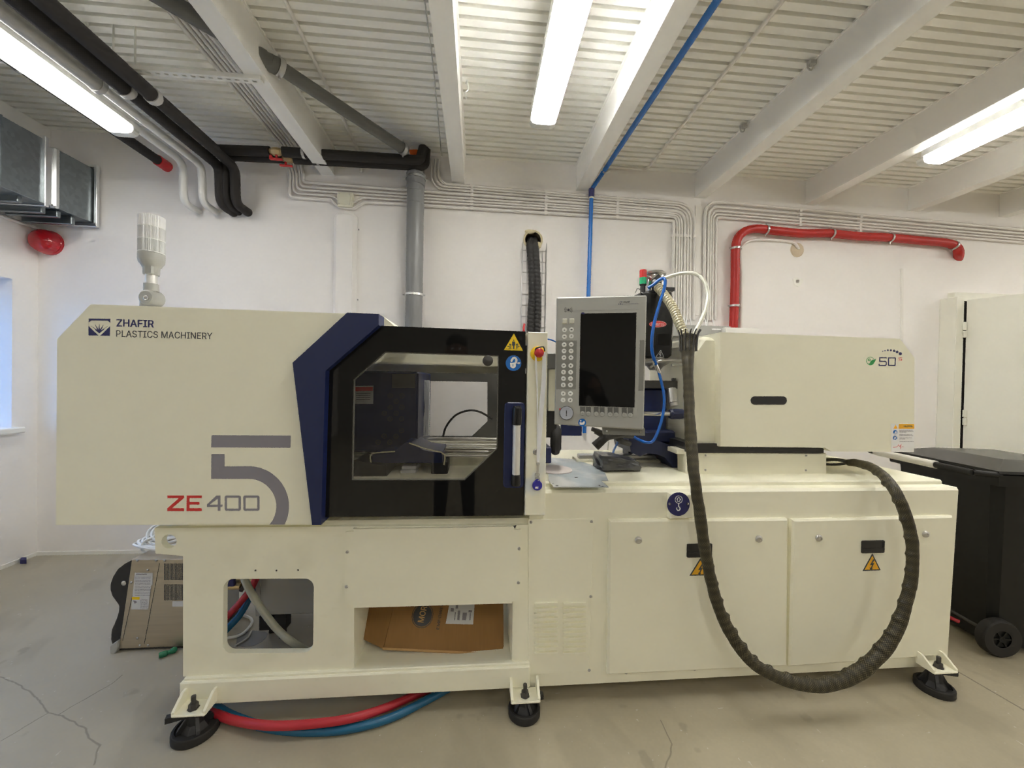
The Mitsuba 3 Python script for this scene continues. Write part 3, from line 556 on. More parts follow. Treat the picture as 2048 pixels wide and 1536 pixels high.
q = fb.poly([(1800.5, 538), (1804, 538), (1803, 930), (1799.5, 930)]); one('wall_strip', slab(fb, q, .0005, .016, .003), 'conduit_paint', 'slim vertical white strip on the wall left of the open door', 'strip')

# duct
t = thing('air_duct', 'galvanised rectangular air duct in the upper left corner', 'duct')
DX0, DX1, DZ0, DZ1 = -3.41, -3.0, 2.605, 3.05
obj('front_section', box(DX0, DX1, -1.0, 2.955, DZ0, DZ1, .004), 'galvanised', t); obj('rear_section', box(DX0 + .012, DX1 - .012, 3.06, WY - .03, DZ0 + .012, DZ1 - .012, .004), 'galvanised', t)
obj('flexible_joint', cat([box(DX0 + .02, DX1 - .02, 2.95, 3.07, DZ0 + .02, DZ1 - .02, .01)]), 'galv_bright', t)
def flange(y, w): return cat([box(DX0 - .0, DX1 + .016, y - w, y + w, DZ1 - .004, DZ1 + .018, .003), box(DX0, DX1 + .016, y - w, y + w, DZ0 - .018, DZ0 + .004, .003), box(DX1 - .004, DX1 + .018, y - w, y + w, DZ0 - .018, DZ1 + .018, .004)])
for yy in (2.965, 3.325): obj('flange', flange(yy, .014), 'galv_bright', t)
obj('corner_strip', box(DX1 - .05, DX1 - .004, 3.035, 3.075, DZ0 + .01, DZ1 - .01, .01), 'galv_bright', t)
for yy in (2.25, 2.55, 2.72): obj('seam', box(DX0, DX1 + .0035, yy - .004, yy + .004, DZ0, DZ1 + .003), 'galvanised', t)
for k, yy in enumerate((2.86, 3.0, 3.1, 3.2)): obj('support_bracket', box(DX0 + .03, DX1 - .04, yy - .015, yy + .015, DZ0 - .04 - .012 * (k % 2), DZ0 - .012 + .02, .004), 'galvanised', t)
a, b = Frame((WX + .015, 0, 0), (0, 1, 0), (0, 0, 1)).uv(0, 428), Frame((WX + .015, 0, 0), (0, 1, 0), (0, 0, 1)).uv(76, 457)
one('wall_conduit', tube([(WX + .015, 0, b[1]), (WX + .015, b[0], b[1])], .012, 10), 'conduit_paint', 'thin white conduit on the left wall just under the air duct', 'conduit', 'wall conduits', 40)
# siren
c = at(103, 487, WY); t = thing('alarm_siren', 'red dome alarm siren in the upper left corner', 'siren')
obj('base', lathe([(.0, 0), (.092, 0), (.094, -.02), (.088, -.03)], (c[0], WY, c[2]), (0, 1, 0), 32), 'siren_red', t, 30)
obj('dome', lathe([(.09, -.022), (.091, -.035), (.088, -.06), (.078, -.088), (.058, -.108), (.032, -.119), (.0, -.122)], (c[0], WY, c[2]), (0, 1, 0), 36), 'siren_red', t, 60)
one('floor_wedge', hull([(*atz(x, y, 0.001)[:2], z) for x, y in ((40, 1128), (53, 1127.5), (53, 1122), (42, 1122)) for z in (.002, .03)]), 'navy_ink', 'small dark block on the floor by the left wall', 'block')

# open white door and frame at the right
labels['door_1'] = {'kind': 'structure', 'label': 'white steel door standing open at the right'}; USED.add('door_1')
hp = atz(1934, 600, 2.27); ep = atz(2048, 587, 2.27); dd = (ep - hp) / np.linalg.norm(ep - hp); dn = np.array([dd[1], -dd[0], 0])
le = hp + dd * .95
struct('leaf', hull([tuple(p + o + [0, 0, z]) for p in (hp, le) for o in (dn * 0, -dn * .04) for z in (0, -2.23)]), 'door_white', 'door_1')
fu = at(1927, 600, hp[1] - .01)[0]
xa, xb = hp[0] - .105, hp[0] - .024
struct('frame', cat([box(xa, xb, hp[1] + .0, WY - .001, 0, 2.30, .004)]), 'door_white', 'door_1')
struct('frame', cat([box(xb, xb + .95, WY - .06, WY - .001, 2.27, 2.36, .004), box(xb + .86, xb + .95, WY - .06, WY - .001, 0, 2.36, .004)]), 'door_white', 'door_1')
struct('gap_seal', box(xb + .0005, xb + .055, hp[1] + .012, WY - .002, .02, 2.262), 'black_rubber', 'door_1')
struct('opening', box(xb + .02, xb + .86, WY - .012, WY - .002, 0.0, 2.27), 'wall_plain', 'door_1')
for y0, y1 in ((644, 660), (662, 675), (820, 834), (836, 850)):
    a, b = at(1929.5, y0, hp[1] - .012), at(1929.5, y1, hp[1] - .012); struct('hinge', bar((a[0], a[1], a[2]), (a[0], a[1], b[2]), .015, 14), 'door_white', 'door_1', 40)
# ------------------------------------------------------------------ the moulding machine
from shapely.ops import transform as shp_transform
def pxp(fr, poly, w=0.0):
    """shapely polygon drawn in photo pixels -> the plane of the frame."""
    if not hasattr(poly, 'geom_type'): poly = Polygon(poly)
    return shp_transform(lambda x, y: tuple(np.array([fr.uv(a, b, w) for a, b in zip(np.atleast_1d(x), np.atleast_1d(y))]).T), poly)
def crop(x0, y0, s): return lambda L: [(x0 + a / s, y0 + b / s) for a, b in L]
def textpx(name, parent, fr, s, xl, yb, xr, hp, m, bold=False, w=0.0):
    u0, v0 = fr.uv(xl, yb); u1, _ = fr.uv(xr, yb); _, v1 = fr.uv(xl, yb - hp)
    return obj(name, text(fr, s, u0, v0, (v1 - v0), w, .0006, bold, u1 - u0), m, parent)
M = thing('injection_molding_machine', 'large cream injection moulding machine with navy trim and a black glass safety door', 'machine')
YB = 1.71; F = YF(YB)
# left base frame
lf = Polygon([(309, 1056), (1062, 1050), (1062, 1352), (366, 1353), (366, 1112), (311, 1107)])
win = pxp(F, [(447, 1158), (628, 1157), (626, 1305), (446, 1307)]); win = win.buffer(-.04, join_style=2).buffer(.04)
wo = pxp(F, [(708, 1190), (1028, 1180), (1025, 1332), (708, 1345)])
u, v = F.uv(338, 1083); hole = Point(u, v).buffer(.029)
LFU = pxp(F, lf)
zdeck = F.uv(500, 1056)[1]; xl_, xr_ = F.uv(366, 1200)[0], F.uv(1056, 1200)[0]
obj('base_frame', cat([ext(F, LFU.difference(win).difference(wo).difference(hole), -.028, 0.0),
    box(xl_, xl_ + .02, YB + .02, YB + .10, .16, zdeck), box(xl_, xr_, YB + .02, YB + .9, zdeck - .02, zdeck + .02),
    box(xl_, xl_ + .06, YB + .86, YB + .92, .10, zdeck)]), 'cream_dirty', M)
# storage bay: tray and cheeks
x0, x1 = F.uv(708, 1250)[0], F.uv(1025, 1250)[0]; zt = F.uv(870, 1336)[1]
obj('storage_tray', box(x0 - .01, x1 + .012, YB + .005, YB + .62, zt - .012, zt), 'cream_dirty', M)
for a in (x0 - .012, x1): obj('side_cheek', box(a, a + .012, YB + .004, YB + .30, zt - .005, F.uv(870, 1190)[1]), 'cream_paint', M)
YR = 1.688; FR = YF(YR)
r0 = FR.uv(358, 1356); r1 = FR.uv(1060, 1386); rt = FR.uv(1056, 1335)[1]; rtl = FR.uv(366, 1352)[1]; zr = (rt + rtl) / 2
zbot = FR.uv(700, 1395)[1]
obj('bottom_rail', cat([box(r0[0], r1[0], YR, YB + .08, zbot, zr - .012, .005), box(r0[0] + .01, r1[0], YR + .010, YB + .01, zr - .016, zr, .004)]), 'cream_dirty', M)
# right base cabinet
q = F.poly([(1056, 984), (1919, 978), (1896, 1328), (1056, 1381)])
zl = .5 * (F.uv(1200, 980)[1] + F.uv(1800, 977)[1]); zb_ = F.uv(1480, 1352)[1]
xa, xb = F.uv(1056, 1200)[0], F.uv(1919, 980)[0]; xb2 = F.uv(1896, 1328)[0]
P = []
for yy, ins in ((YB, .012), (YB + .012, 0), (YB + .92, 0)):
    P += [(xa, yy, zl - ins), (xb - ins * .5, yy, zl - ins), (xb2 - ins * .5, yy, zb_), (xa, yy, zb_)] if ins else [(xa, yy, zl), (xb, yy, zl), (xb2, yy, zb_), (xa, yy, zb_)]
obj('base_cabinet', hull(P), 'cream_paint', M)
zp = zl + .022; xp = at(1884, 955, YB + .07)[0]; xbag = at(1095, 955, YB + .07)[0]
obj('table_plinth', box(xa + .02, xp, YB + .065, YB + .90, zl - .01, zp, .007), 'cream_dirty', M)
# vent panel, access panel, cabinet doors
def screws(parent, fr, L, w, r=.0065, name='screw', m='screw_steel'):
    for x, y in L:
        u, v = fr.uv(x, y); obj(name, fr.put(lathe([(r, 0), (r * 1.05, .002), (r * .7, .005), (.001, .0056)], (u, v, w), (0, 0, 1), 12)), m, parent, 40)
k = obj('vent_panel', slab(F, F.poly([(1056.5, 1038), (1187, 1037), (1178, 1341), (1056, 1349)]), -.004, .004, .0015), 'cream_paint', M); VP = k
screws(VP, F, [(1061.5, 1043.5), (1182.5, 1042.5), (1181, 1192), (1055.8 + 1.5, 1344), (1178, 1339)], .004)
for c0, c1 in ((1068, 1115), (1125.3, 1171.5)):
    for k in range(11):
        y = 1205 + k * 9.75; u0, v0 = F.uv(c0, y + 3.0); u1, v1 = F.uv(c1, y - 3.0)
        pill = rrect(u0, v0, u1, v1, (v1 - v0) * .48, 4); obj('louver', slab(F, pill, .002, .022, .0062), 'cream_paint', VP)
k = obj('access_panel', ext(F, pxp(F, [(709, 1056), (1027, 1051), (1028, 1057), (1041, 1057), (1040, 1199), (1024, 1199.5), (1023, 1203), (709, 1212), (709, 1207), (691.5, 1207), (693, 1062), (709, 1061)]), .001, .014), 'cream_paint', M)
screws(k, F, [(697, 1101), (1037.5, 1094.5), (695.5, 1170), (1036, 1162)], .014)
screws(M, F, [(511, 1141), (553, 1141), (596, 1140)], -.003, .004, 'rivet_hole', 'dark_ink')
for g in ([(707, 1055.5), (714, 1055), (708, 1062)], [(1024, 1051), (1033, 1050.5), (1030, 1057)]): obj('notch_gap', ext(F, pxp(F, g), .0005, .001), 'dark_ink', M)
def cab_door(pts, locks, hand, tri, label):
    k = obj('cabinet_door', slab(F, F.poly(pts), -.004, .024, .008), 'cream_paint', M, label=label)
    for x, y in locks:
        u, v = F.uv(x, y, .024); obj('lock', F.put(lathe([(.0165, 0), (.0165, .004), (.0145, .0085), (.0105, .011), (.006, .0115), (.0055, .0095), (.001, .0095)], (u, v, .0235), (0, 0, 1), 24)), 'steel', k, 40)
    (a, b), (c, d) = F.uv(*hand[0], .024), F.uv(*hand[1], .024)
    o = rrect(a, d, c, b, .006); i = rrect(a + .006, d + .007, c - .006, b - .007, .003)
    obj('handle_recess', cat([ext(F, o.difference(i), .022, .028), ext(F, i, .0235, .025), ext(F, sbox(a + .006, d + .006, c - .006, d + (b - d) * .38), .0235, .0268)]), 'black_plastic', k)
    tx = [F.uv(*p, .024) for p in tri]; tp = Polygon(tx)
    obj('warning_sign', cat([ext(F, tp.buffer(.001), .0242, .0248)]), 'dark_ink', k, label='yellow electrical warning triangle'); obj('warning_field', ext(F, tp.buffer(-.0045, join_style=2), .0246, .0252), 'orange_ink', k)
    cx, cy = np.mean(tx, 0); s = (max(t[1] for t in tx) - min(t[1] for t in tx)) / 30
    bolt = Polygon([(1, 9), (-5, -1), (-1, -1), (-3.5, -6.5), (-5.5, -5.5), (-3.4, -11), (.5, -7), (-1.4, -6.6), (3, 2.5), (-.5, 2.2), (4, 9)])
    obj('warning_bolt', ext(F, affinity.translate(affinity.scale(bolt, s, s, origin=(0, 0)), cx + s, cy + .8 * s), .025, .0256), 'dark_ink', k)
    return k
cab_door([(1215, 1037), (1569, 1034.5), (1567, 1326), (1212, 1343)], [(1276.5, 1080), (1517, 1077.5)], [(1373.5, 1087.5), (1423, 1113.5)], [(1400.5, 1117), (1379.5, 1151), (1421.5, 1150)], 'left cream cabinet door, partly behind the hose')
cab_door([(1578, 1036.5), (1896, 1029), (1883, 1305), (1571, 1327)], [(1637, 1075.5), (1850, 1068)], [(1722.5, 1081), (1767.5, 1105)], [(1744.5, 1107.5), (1725.5, 1141.5), (1760.5, 1140)], 'right cream cabinet door')
screws(M, F, [(1252, 1345), (1389, 1338), (1609, 1326)], 0, .006, 'door_pin')
# lifting-point plate
q = F.poly([(1334.5, 985), (1380, 983.5), (1379, 1032), (1333, 1033)]); k = obj('lifting_plate', slab(F, q, -.005, .034, .005), 'cream_paint', M)
fr = YF(YB - .034); u, v = fr.uv(1356.5, 1008); R_ = fr.uv(1379, 1008)[0] - u
obj('sign_disc', disc(fr, u, v, R_, 0, .003, 40), 'navy_ink', k)
mk = cat([ext(fr, Point(u, v + .021).buffer(.018).difference(Point(u, v + .021).buffer(.0155)), .003, .0036), ext(fr, Polygon([(-.010, 0), (0, .011), (.010, 0), (.0055, 0), (.0055, -.008), (-.0055, -.008), (-.0055, 0)]).buffer(.001).difference(Polygon([(-.006, .0015), (0, .0075), (.006, .0015), (.0025, .0015), (.0025, -.0055), (-.0025, -.0055), (-.0025, .0015)])) if False else affinity.translate(Polygon([(-.010, 0), (0, .011), (.010, 0), (.0055, 0), (.0055, -.008), (-.0055, -.008), (-.0055, 0)]).exterior.buffer(.0014), u, v + .021), .003, .0036),
          ext(fr, affinity.translate(LineString([(0, .003), (0, -.010), (.006, -.015), (.0075, -.022), (.003, -.028), (-.004, -.028), (-.0085, -.022), (-.0085, -.017)]).buffer(.0024), u, v), .003, .0036)])
obj('sign_pictogram', mk, 'white_ink', k)
for s in (-1, 1): obj('screw', fr.put(lathe([(.006, 0), (.005, .003), (.001, .004)], (u + s * R_ * .8, v + .002, .003), (0, 0, 1), 12)), 'chrome', k, 40)
# levelling feet
def foot(bx, by, flip, yaw, zpl, R0):
    c = at(bx, by, 1.645); X = c[0]; y0 = 1.612; k = obj('levelling_foot', box(X - .062, X + .062, y0, YR + .004, zpl - .010, zpl, .003), 'cream_dirty', M, label='cream foot bracket on a black levelling pad')
    for s in (-1, 1):
        xx = X + s * .058; a = [(xx - .005, y, z) for y, z in ((y0 + .004, zpl - .008), (y0 + .004, zpl + .008), (YR - .02, zpl + .048), (YR + .004, zpl + .050), (YR + .004, zpl - .008))]; obj('gusset', hull(a + [(p[0] + .010, p[1], p[2]) for p in a]), 'cream_dirty', k)
    obj('bolt', cat([bar((X, 1.645, .04), (X, 1.645, zpl + .050), .0085, 12), lathe([(.0, zpl + .021), (.0155, zpl + .021), (.017, zpl + .017), (.017, zpl + .003), (.021, zpl + .002), (.021, zpl)], (X, 1.645, 0), n=6)]), 'dark_iron', k, 20)
    yc = 1.66; obj('rubber_pad', lathe([(0, 0), (R0 - .003, 0), (R0, .004), (R0, .028), (R0 - .005, .034), (R0 - .012, .034), (R0 - .014, .026), (0, .026)], (X, yc, 0), n=40), 'black_rubber', k, 40)
    zt_ = zpl - .011; w = [lathe([(.0, .026), (.048, .026), (.032, .05), (.026, zt_), (0, zt_)], (X, yc, 0), n=8)]
    for j in range(4):
        a = yaw + j * math.pi / 2; d = np.array([math.cos(a), math.sin(a), 0]); n_ = np.array([-d[1], d[0], 0]) * .006; o = np.array([X, yc, 0])
        w.append(hull([tuple(o + d * r + s * n_ + [0, 0, z]) for s in (-1, 1) for r, z in ((.02, .028), (R0 - .016, .028), (R0 - .022, .042), (.02, zt_ - .008))]))
    obj('wedge', cat(w), 'black_plastic', k)
    d = np.array([math.cos(flip), math.sin(flip), 0]); n_ = np.array([-d[1], d[0], 0]) * .011; o = np.array([X, yc, 0])
    obj('lever', hull([tuple(o + d * r + s * n_ + [0, 0, z]) for s in (-1, 1) for r in (.0, R0 + .016) for z in (zt_ - .026, zt_ - .004)]), 'black_plastic', k)
foot(387, 1412, math.radians(200), .7, .112, .080); foot(1050, 1387, math.radians(10), .5, .090, .069); foot(1877, 1330, math.radians(-15), .9, .120, .072)

# clamp cover (left) with its print
YC = 1.65; FC = YF(YC)
cov = FC.poly([(180, 608), (694, 627), (600, 724), (640, 1050), (110, 1050.5), (112.5, 678)])
obj('clamp_cover', cat([ext(FC, cov, -.85, -.003), ext(FC, Polygon(cov).buffer(-.003, join_style=2), -.003, 0)]), 'cream_paint', M); CV = M + '__clamp_cover'
obj('cover_lip', box(FC.uv(243, 1055)[0], FC.uv(310, 1055)[0], YB - .01, YB + .15, FC.uv(243, 1057)[1], FC.uv(243, 1051)[1]), 'cream_paint', M)
C = crop(160, 620, 7.314)
lg = [Polygon(C([(130, 125), (445, 130), (443, 187), (410, 157), (170, 152), (130, 180)])), Polygon(C([(127, 234), (127, 372), (268, 373)])), Polygon(C([(440, 240), (437, 378), (300, 375)]))]
lg.append(Polygon(C([(215, 285), (283, 342), (352, 287), (300, 300), (268, 300)])))
for a, b in ((165, 232), (222, 212), (283, 208), (348, 212), (408, 238)): lg.append(Polygon(C([(270, 322), (a, b), (297, 322)])))
obj('logo_mark', cat([ext(FC, pxp(FC, g), .0002, .0008) for g in lg]), 'navy_ink', CV)
textpx('lettering', CV, FC, 'ZHAFIR', 231.8, 652.6, 307.7, 14.0, 'navy_ink', True, .0002)
textpx('lettering', CV, FC, 'PLASTICS MACHINERY', 231.2, 673.6, 424.5, 13.2, 'dark_ink', False, .0002)
C = crop(310, 850, 5.689); CCX, CCY, RO, RI = 1068, 926, 457, 313
arc = lambda r, a0, a1: [(CCX + r * math.cos(t), CCY + r * math.sin(t)) for t in np.radians(np.linspace(a0, a1, 28))]
five = Polygon(C([(642, 330), (793, 330), (793, 471), (1068, 469)] + arc(RO, -90, 32) + arc(RI, 45, -90) + [(640, 613)])).intersection(sbox(0, 0, 2000, 1049))
obj('numeral', cat([ext(FC, pxp(FC, Polygon(C([(645, 115), (1545, 120), (1542, 259), (640, 255)]))), .0002, .0008), ext(FC, pxp(FC, five), .0002, .0008)]), 'grey_ink', CV)
ze = [Polygon(C([(143, 802), (332, 802), (332, 830), (196, 946), (332, 946), (332, 979), (141, 979), (141, 948), (272, 832), (143, 832)])),
      Polygon(C([(362, 802), (533, 802), (533, 832), (394, 832), (394, 876), (506, 876), (506, 905), (394, 905), (394, 946), (533, 946), (533, 979), (360, 979)]))]
obj('model_letters', cat([ext(FC, pxp(FC, g), .0002, .0008) for g in ze]), 'red_ink', CV)
n4 = unary_union([Polygon(C([(700, 802), (745, 802), (745, 976), (716, 976), (716, 838), (622, 907), (770, 905), (770, 930), (592, 932), (592, 903)]))])
nums = [n4] + [Polygon(C([(x, 802), (x + 184, 802), (x + 184, 976), (x, 976)])).buffer(-4).buffer(4).difference(Polygon(C([(x + 26, 828), (x + 158, 828), (x + 158, 951), (x + 26, 951)]))) for x in (794, 1006)]
obj('model_numbers', cat([ext(FC, pxp(FC, g), .0002, .0008) for g in nums]), 'grey_ink', CV)
# navy trim
YT = 1.622; FT = YF(YT)
obj('navy_trim', ext(FT, pxp(FT, [(694.5, 625), (757.5, 628), (757.3, 650), (651, 741.5), (647.5, 850), (642, 1050), (624, 1050), (585, 725.5)]), -.09, 0), 'navy_paint', M)
obj('top_shroud', cat([ext(YF(1.74), pxp(YF(1.74), [(752, 629), (764, 631), (792, 655), (752, 655)]), -.5, 0)]), 'cream_paint', M)
# safety door
YD2 = 1.665; FD = YF(YD2)
do = pxp(FD, [(752, 651), (1051, 663), (1046, 1031), (640, 1034), (640, 735)]); wi = pxp(FD, [(769.5, 703), (998, 710.5), (995, 898), (929, 961.5), (702, 961.5), (706, 758.5)])
SD = obj('safety_door', ext(FD, do.difference(wi), -.012, 0), 'black_gloss', M, label='black glossy sliding safety door with a clear window')
obj('window_pane', ext(FD, wi, -.006, -.0055).slice_plane((0, YD2 + .00575, 0), (0, -1, 0)) if False else FD.put(trimesh.Trimesh(*(lambda m: (np.c_[m[0], np.full(len(m[0]), -.004)], m[1]))(trimesh.creation.triangulate_polygon(wi, engine='earcut')))), 'smoked_glass', SD, label='smoked window pane')
obj('window_edge', ext(FD, wi.difference(wi.buffer(-.004, join_style=2)), -.020, -.012), 'panel_grey', SD)
b0, b1 = FD.uv(1006, 975.5), FD.uv(1050, 805); hp_ = rrect(b0[0], b0[1], b1[0], b1[1], .016)
obj('handle_plate', slab(FD, hp_, .0, .007, .003), 'navy_paint', SD)
hc = at(1033, 880, YD2 - .045); za, zb2, zc2, zd = at(1033, 812, YD2 - .045)[2], at(1033, 850, YD2 - .045)[2], at(1034, 947, YD2 - .045)[2], at(1034, 971, YD2 - .045)[2]
hu = hc[0]; hy = YD2 - .045
obj('pull_handle', bar((hu, hy, zc2 - .01), (hu, hy, zb2 + .01), .0165, 20), 'silver_tube', SD, 40, label='silver tube handle')
for z0, z1 in ((zb2, za), (zd, zc2)): obj('handle_end', cat([lathe([(0, z0), (.017, z0), (.020, z0 + .004), (.020, z1 - .012), (.015, z1), (0, z1)], (hu, hy, 0), n=20), box(hu - .014, hu + .014, hy, YD2 - .005, z0 + .012, z1 - .012, .004)]), 'black_satin', SD, 30)
C = crop(1000, 655, 15.36); w_ = .0004
def stick(parent, fr, name, polys, m, w, d=.0006, label=None): return obj(name, cat([ext(fr, pxp(fr, g) if not isinstance(g, tuple) else g[0], w, w + d) for g in polys]), m, parent, label=label)
stick(SD, FD, 'crush_warning_sign', [C([(425, 185), (120, 692), (708, 715)])], 'yellow_ink', w_, label='yellow crushing hazard triangle')
pic = [Polygon(C([(420, 372), (438, 392), (432, 415), (410, 415), (402, 392)])), Polygon(C([(372, 432), (462, 432), (472, 545), (455, 555), (440, 560), (438, 662), (400, 662), (398, 560), (385, 560), (370, 545)]))]
for x0 in (285, 495):
    fr_ = Polygon(C([(x0, 505), (x0 + 60, 505), (x0 + 58, 655), (x0, 655)])); pic.append(fr_.difference(unary_union([Polygon(C([(x0 + 8, a), (x0 + 50, a - 34), (x0 + 50, a - 12), (x0 + 8, a + 22)])) for a in (555, 600, 645)])))
pic += [Polygon(C([(215, 578), (265, 570), (265, 560), (282, 582), (265, 602), (265, 594), (215, 592)])), Polygon(C([(612, 578), (565, 570), (565, 560), (550, 584), (565, 604), (565, 596), (612, 592)])), Polygon(C([(180, 655), (660, 668), (660, 674), (180, 662)]))]
stick(SD, FD, 'crush_pictogram', pic, 'dark_ink', w_ + .0005)
stick(SD, FD, 'unlock_sign', [Point(*C([(415, 1095)])[0]).buffer(15.6)], 'blue_ink', w_, label='round blue unlock sign')
lock = [Polygon(C([(305, 1082), (488, 1082), (488, 1180), (470, 1225), (430, 1252), (395, 1258), (350, 1240), (315, 1200)])).difference(Polygon(C([(388, 1130), (412, 1130), (408, 1195), (386, 1195)]))), LineString(C([(352, 1028), (370, 985), (400, 945), (440, 932), (480, 950), (505, 1000), (500, 1050), (472, 1092)])).buffer(2.1),
        Polygon(C([(512, 1083), (565, 1083), (565, 1055), (642, 1092), (565, 1130), (565, 1105), (512, 1105)]))]
stick(SD, FD, 'unlock_pictogram', lock, 'white_ink', w_ + .0005)
u, v = FD.uv(975.6, 721.5); obj('door_grommet', FD.put(lathe([(.0, .006), (.006, .006), (.010, .003), (.018, .003), (.0225, .0), (.0225, -.004)], (u, v, 0), (0, 0, 1), 28)), 'dark_iron', SD, 40)
u, v = FD.uv(1041, 677); obj('door_bumper', disc(FD, u, v, .008, 0, .006, 16), 'black_satin', SD)
ss = []
for y in (742, 905, 948, 1003): p = at(1053.5, y, YD2 + .03); ss.append(box(p[0] - .008, p[0] + .004, p[1] - .01, p[1] + .01, p[2] - .012, p[2] + .012))
obj('door_latch', cat(ss), 'screw_steel', SD); obj('seal_strip', ext(FD, pxp(FD, [(1050.5, 690), (1056, 690), (1052, 1031), (1046, 1031)]), -.05, -.03), 'black_rubber', SD)
# interior seen through the window
zin = FD.uv(800, 1036)[1]
yi = YF(1.98)
MP = obj('moving_platen', box(at(690, 800, 1.98)[0], at(836, 800, 1.98)[0], 1.98, 2.5, at(760, 905, 1.98)[2], at(760, 742, 1.98)[2], .01), 'navy_paint', M)
hl = []
for x, y in crop(560, 600, 3.657)([(808, 700), (893, 700), (850, 742), (806, 785), (893, 785), (763, 828), (850, 828), (806, 870), (890, 870), (890, 955), (762, 995), (848, 997), (803, 1040), (718, 1040)]):
    u, v = yi.uv(x, y); hl.append(yi.put(lathe([(.0135, .0012), (.0135, .0005), (.010, .0005), (.010, -.0), (.0, .0)], (u, v, .0), (0, 0, 1), 14)))
obj('bolt_hole', cat(hl), 'dark_iron', MP)
stick(MP, yi, 'warning_label', [[(706, 772), (747, 771.5), (746.5, 808), (705, 808)]], 'pale_ink', .0005); stick(MP, yi, 'label_header', [[(709, 774), (746, 773.5), (746, 782), (709, 782.5)]], 'red_ink', .001)
stick(MP, yi, 'label_text', [[(712, 786 + k * 4), (741, 786 + k * 4), (741, 787.2 + k * 4), (712, 787.2 + k * 4)] for k in range(4)], 'grey_ink', .001)
stick(MP, yi, 'nameplate', [[(784, 748), (830, 748), (830, 776), (784, 776)]], 'dark_pvc', .0005)
yp = YF(2.2); SP = obj('fixed_platen', ext(yp, pxp(yp, Polygon([(836, 760), (858, 760.5), (857, 872), (834.5, 872)]).difference(unary_union([Point(846.5, 815).buffer(1).buffer(0), affinity.scale(Point(846.5, 815).buffer(10), .28, 2.0)] + [sbox(844, a, 845.6, b) for a, b in ((763, 778), (783, 789), (838, 846), (850, 868))] + [sbox(851, a, 852.4, b) for a, b in ((764, 775), (786, 792), (840, 845), (852, 866))] + [sbox(834, a, 843, b) for a, b in ((786, 791), (848, 852))]))), -.04, 0), 'pale_ink', M)
yb2 = YF(2.58); bo = pxp(yb2, Polygon([(640, 700), (1052, 700), (1052, 1000), (640, 1000)]).difference(Polygon([(858, 762), (975, 764), (975, 843), (944, 872.5), (858, 872.5)])))
obj('rear_guard', ext(yb2, bo, -.02, 0), 'dark_pvc', M)
yt = YF(2.28)
obj('top_beam', cat([ext(yt, pxp(yt, [(690, 696), (1020, 708), (1020, 731), (690, 722)]), -.05, 0), ext(yt, pxp(yt, [(690, 722), (1020, 731), (1020, 734), (690, 726)]), -.03, .02), ext(yt, pxp(yt, [(690, 726), (1020, 734), (1020, 748), (690, 742)]), -.05, -.02)]), 'cream_paint', M)
for y, Y, r in ((880, 2.42, .019), (903, 2.06, .026)):
    a, b = at(700, y - 1, Y), at(1060, y + 1, Y); obj('tie_bar', bar((a[0], Y, (a[2] + b[2]) / 2), (b[0], Y, (a[2] + b[2]) / 2), r, 20), 'chrome', M, 40)
for y, Y, r in ((890, 2.3, .008), (912, 1.95, .007), (886, 2.5, .006)):
    a, b = at(700, y, Y), at(1060, y, Y); obj('guide_rod', bar(a, b, r, 10), 'steel', M, 40)
yq = YF(1.84); obj('mold_carriage', ext(yq, pxp(yq, [(745, 926), (745, 908), (790, 901), (812, 885), (822, 886), (850, 902), (884, 906), (884, 926)]), -.25, 0), 'navy_paint', M)
obj('grease_line', cat([tube(spline(px3([(884, 906, 1.82), (890, 912, 1.82), (888, 930, 1.82)]), 6), .004, 6), tube(spline(px3([(884, 905, 1.83), (850, 897, 1.83), (818, 886, 1.83)]), 6), .003, 6), tube(spline(px3([(742, 926, 1.82), (741, 912, 1.82), (750, 906, 1.83), (790, 903, 1.83)]), 6), .003, 6)]), 'hose_rib', M, 40)
obj('mold_block', cat([box(at(800, 950, 1.86)[0], at(832, 950, 1.86)[0], 1.86, 2.0, at(800, 958, 1.86)[2], at(800, 940, 1.86)[2], .004), box(at(803, 950, 1.87)[0], at(832, 950, 1.87)[0], 1.87, 2.0, at(800, 939, 1.87)[2], at(800, 932, 1.87)[2], .003)]), 'pale_ink', M)
obj('toggle_block', cat([ext(YF(1.8), pxp(YF(1.8), [(690, 962), (688, 935), (710, 920), (745, 928), (772, 930), (774, 962)]), -.2, 0), box(at(862, 945, 1.84)[0], at(895, 945, 1.84)[0], 1.84, 1.98, at(870, 962, 1.84)[2], at(870, 924, 1.84)[2], .004)]), 'black_plastic', M)
p0, p1 = at(640, 962, 1.70), at(1045, 962, 1.70); obj('inner_floor', cat([box(p0[0], p1[0], 1.72, 2.56, p0[2] - .03, p0[2] - .006), box(p0[0], p1[0], 2.02, 2.56, p0[2] - .01, p0[2] + .05)]), 'cream_dirty', M)
zrf = at(900, 657, 1.70)[2]; obj('mold_roof', box(p0[0] - .05, at(1050, 672, 1.7)[0], 1.70, 2.02, zrf - .02, zrf - .004), 'cream_paint', M)
obj('inner_wall', cat([box(at(1051, 800, 1.72)[0], at(1051, 800, 1.72)[0] + .03, 1.80, 2.56, p0[2], at(1050, 672, 1.8)[2]), box(p0[0] - .05, p0[0], 1.70, 2.56, p0[2] - .1, at(1050, 690, 1.8)[2])]), 'dark_pvc', M)
obj('air_line', tube(spline(px3([(885, 876, 2.5), (893, 852, 2.5), (912, 830, 2.5), (938, 821, 2.5), (960, 824, 2.52), (985, 838, 2.54)]), 8), .0065, 8), 'black_rubber', M, 40)
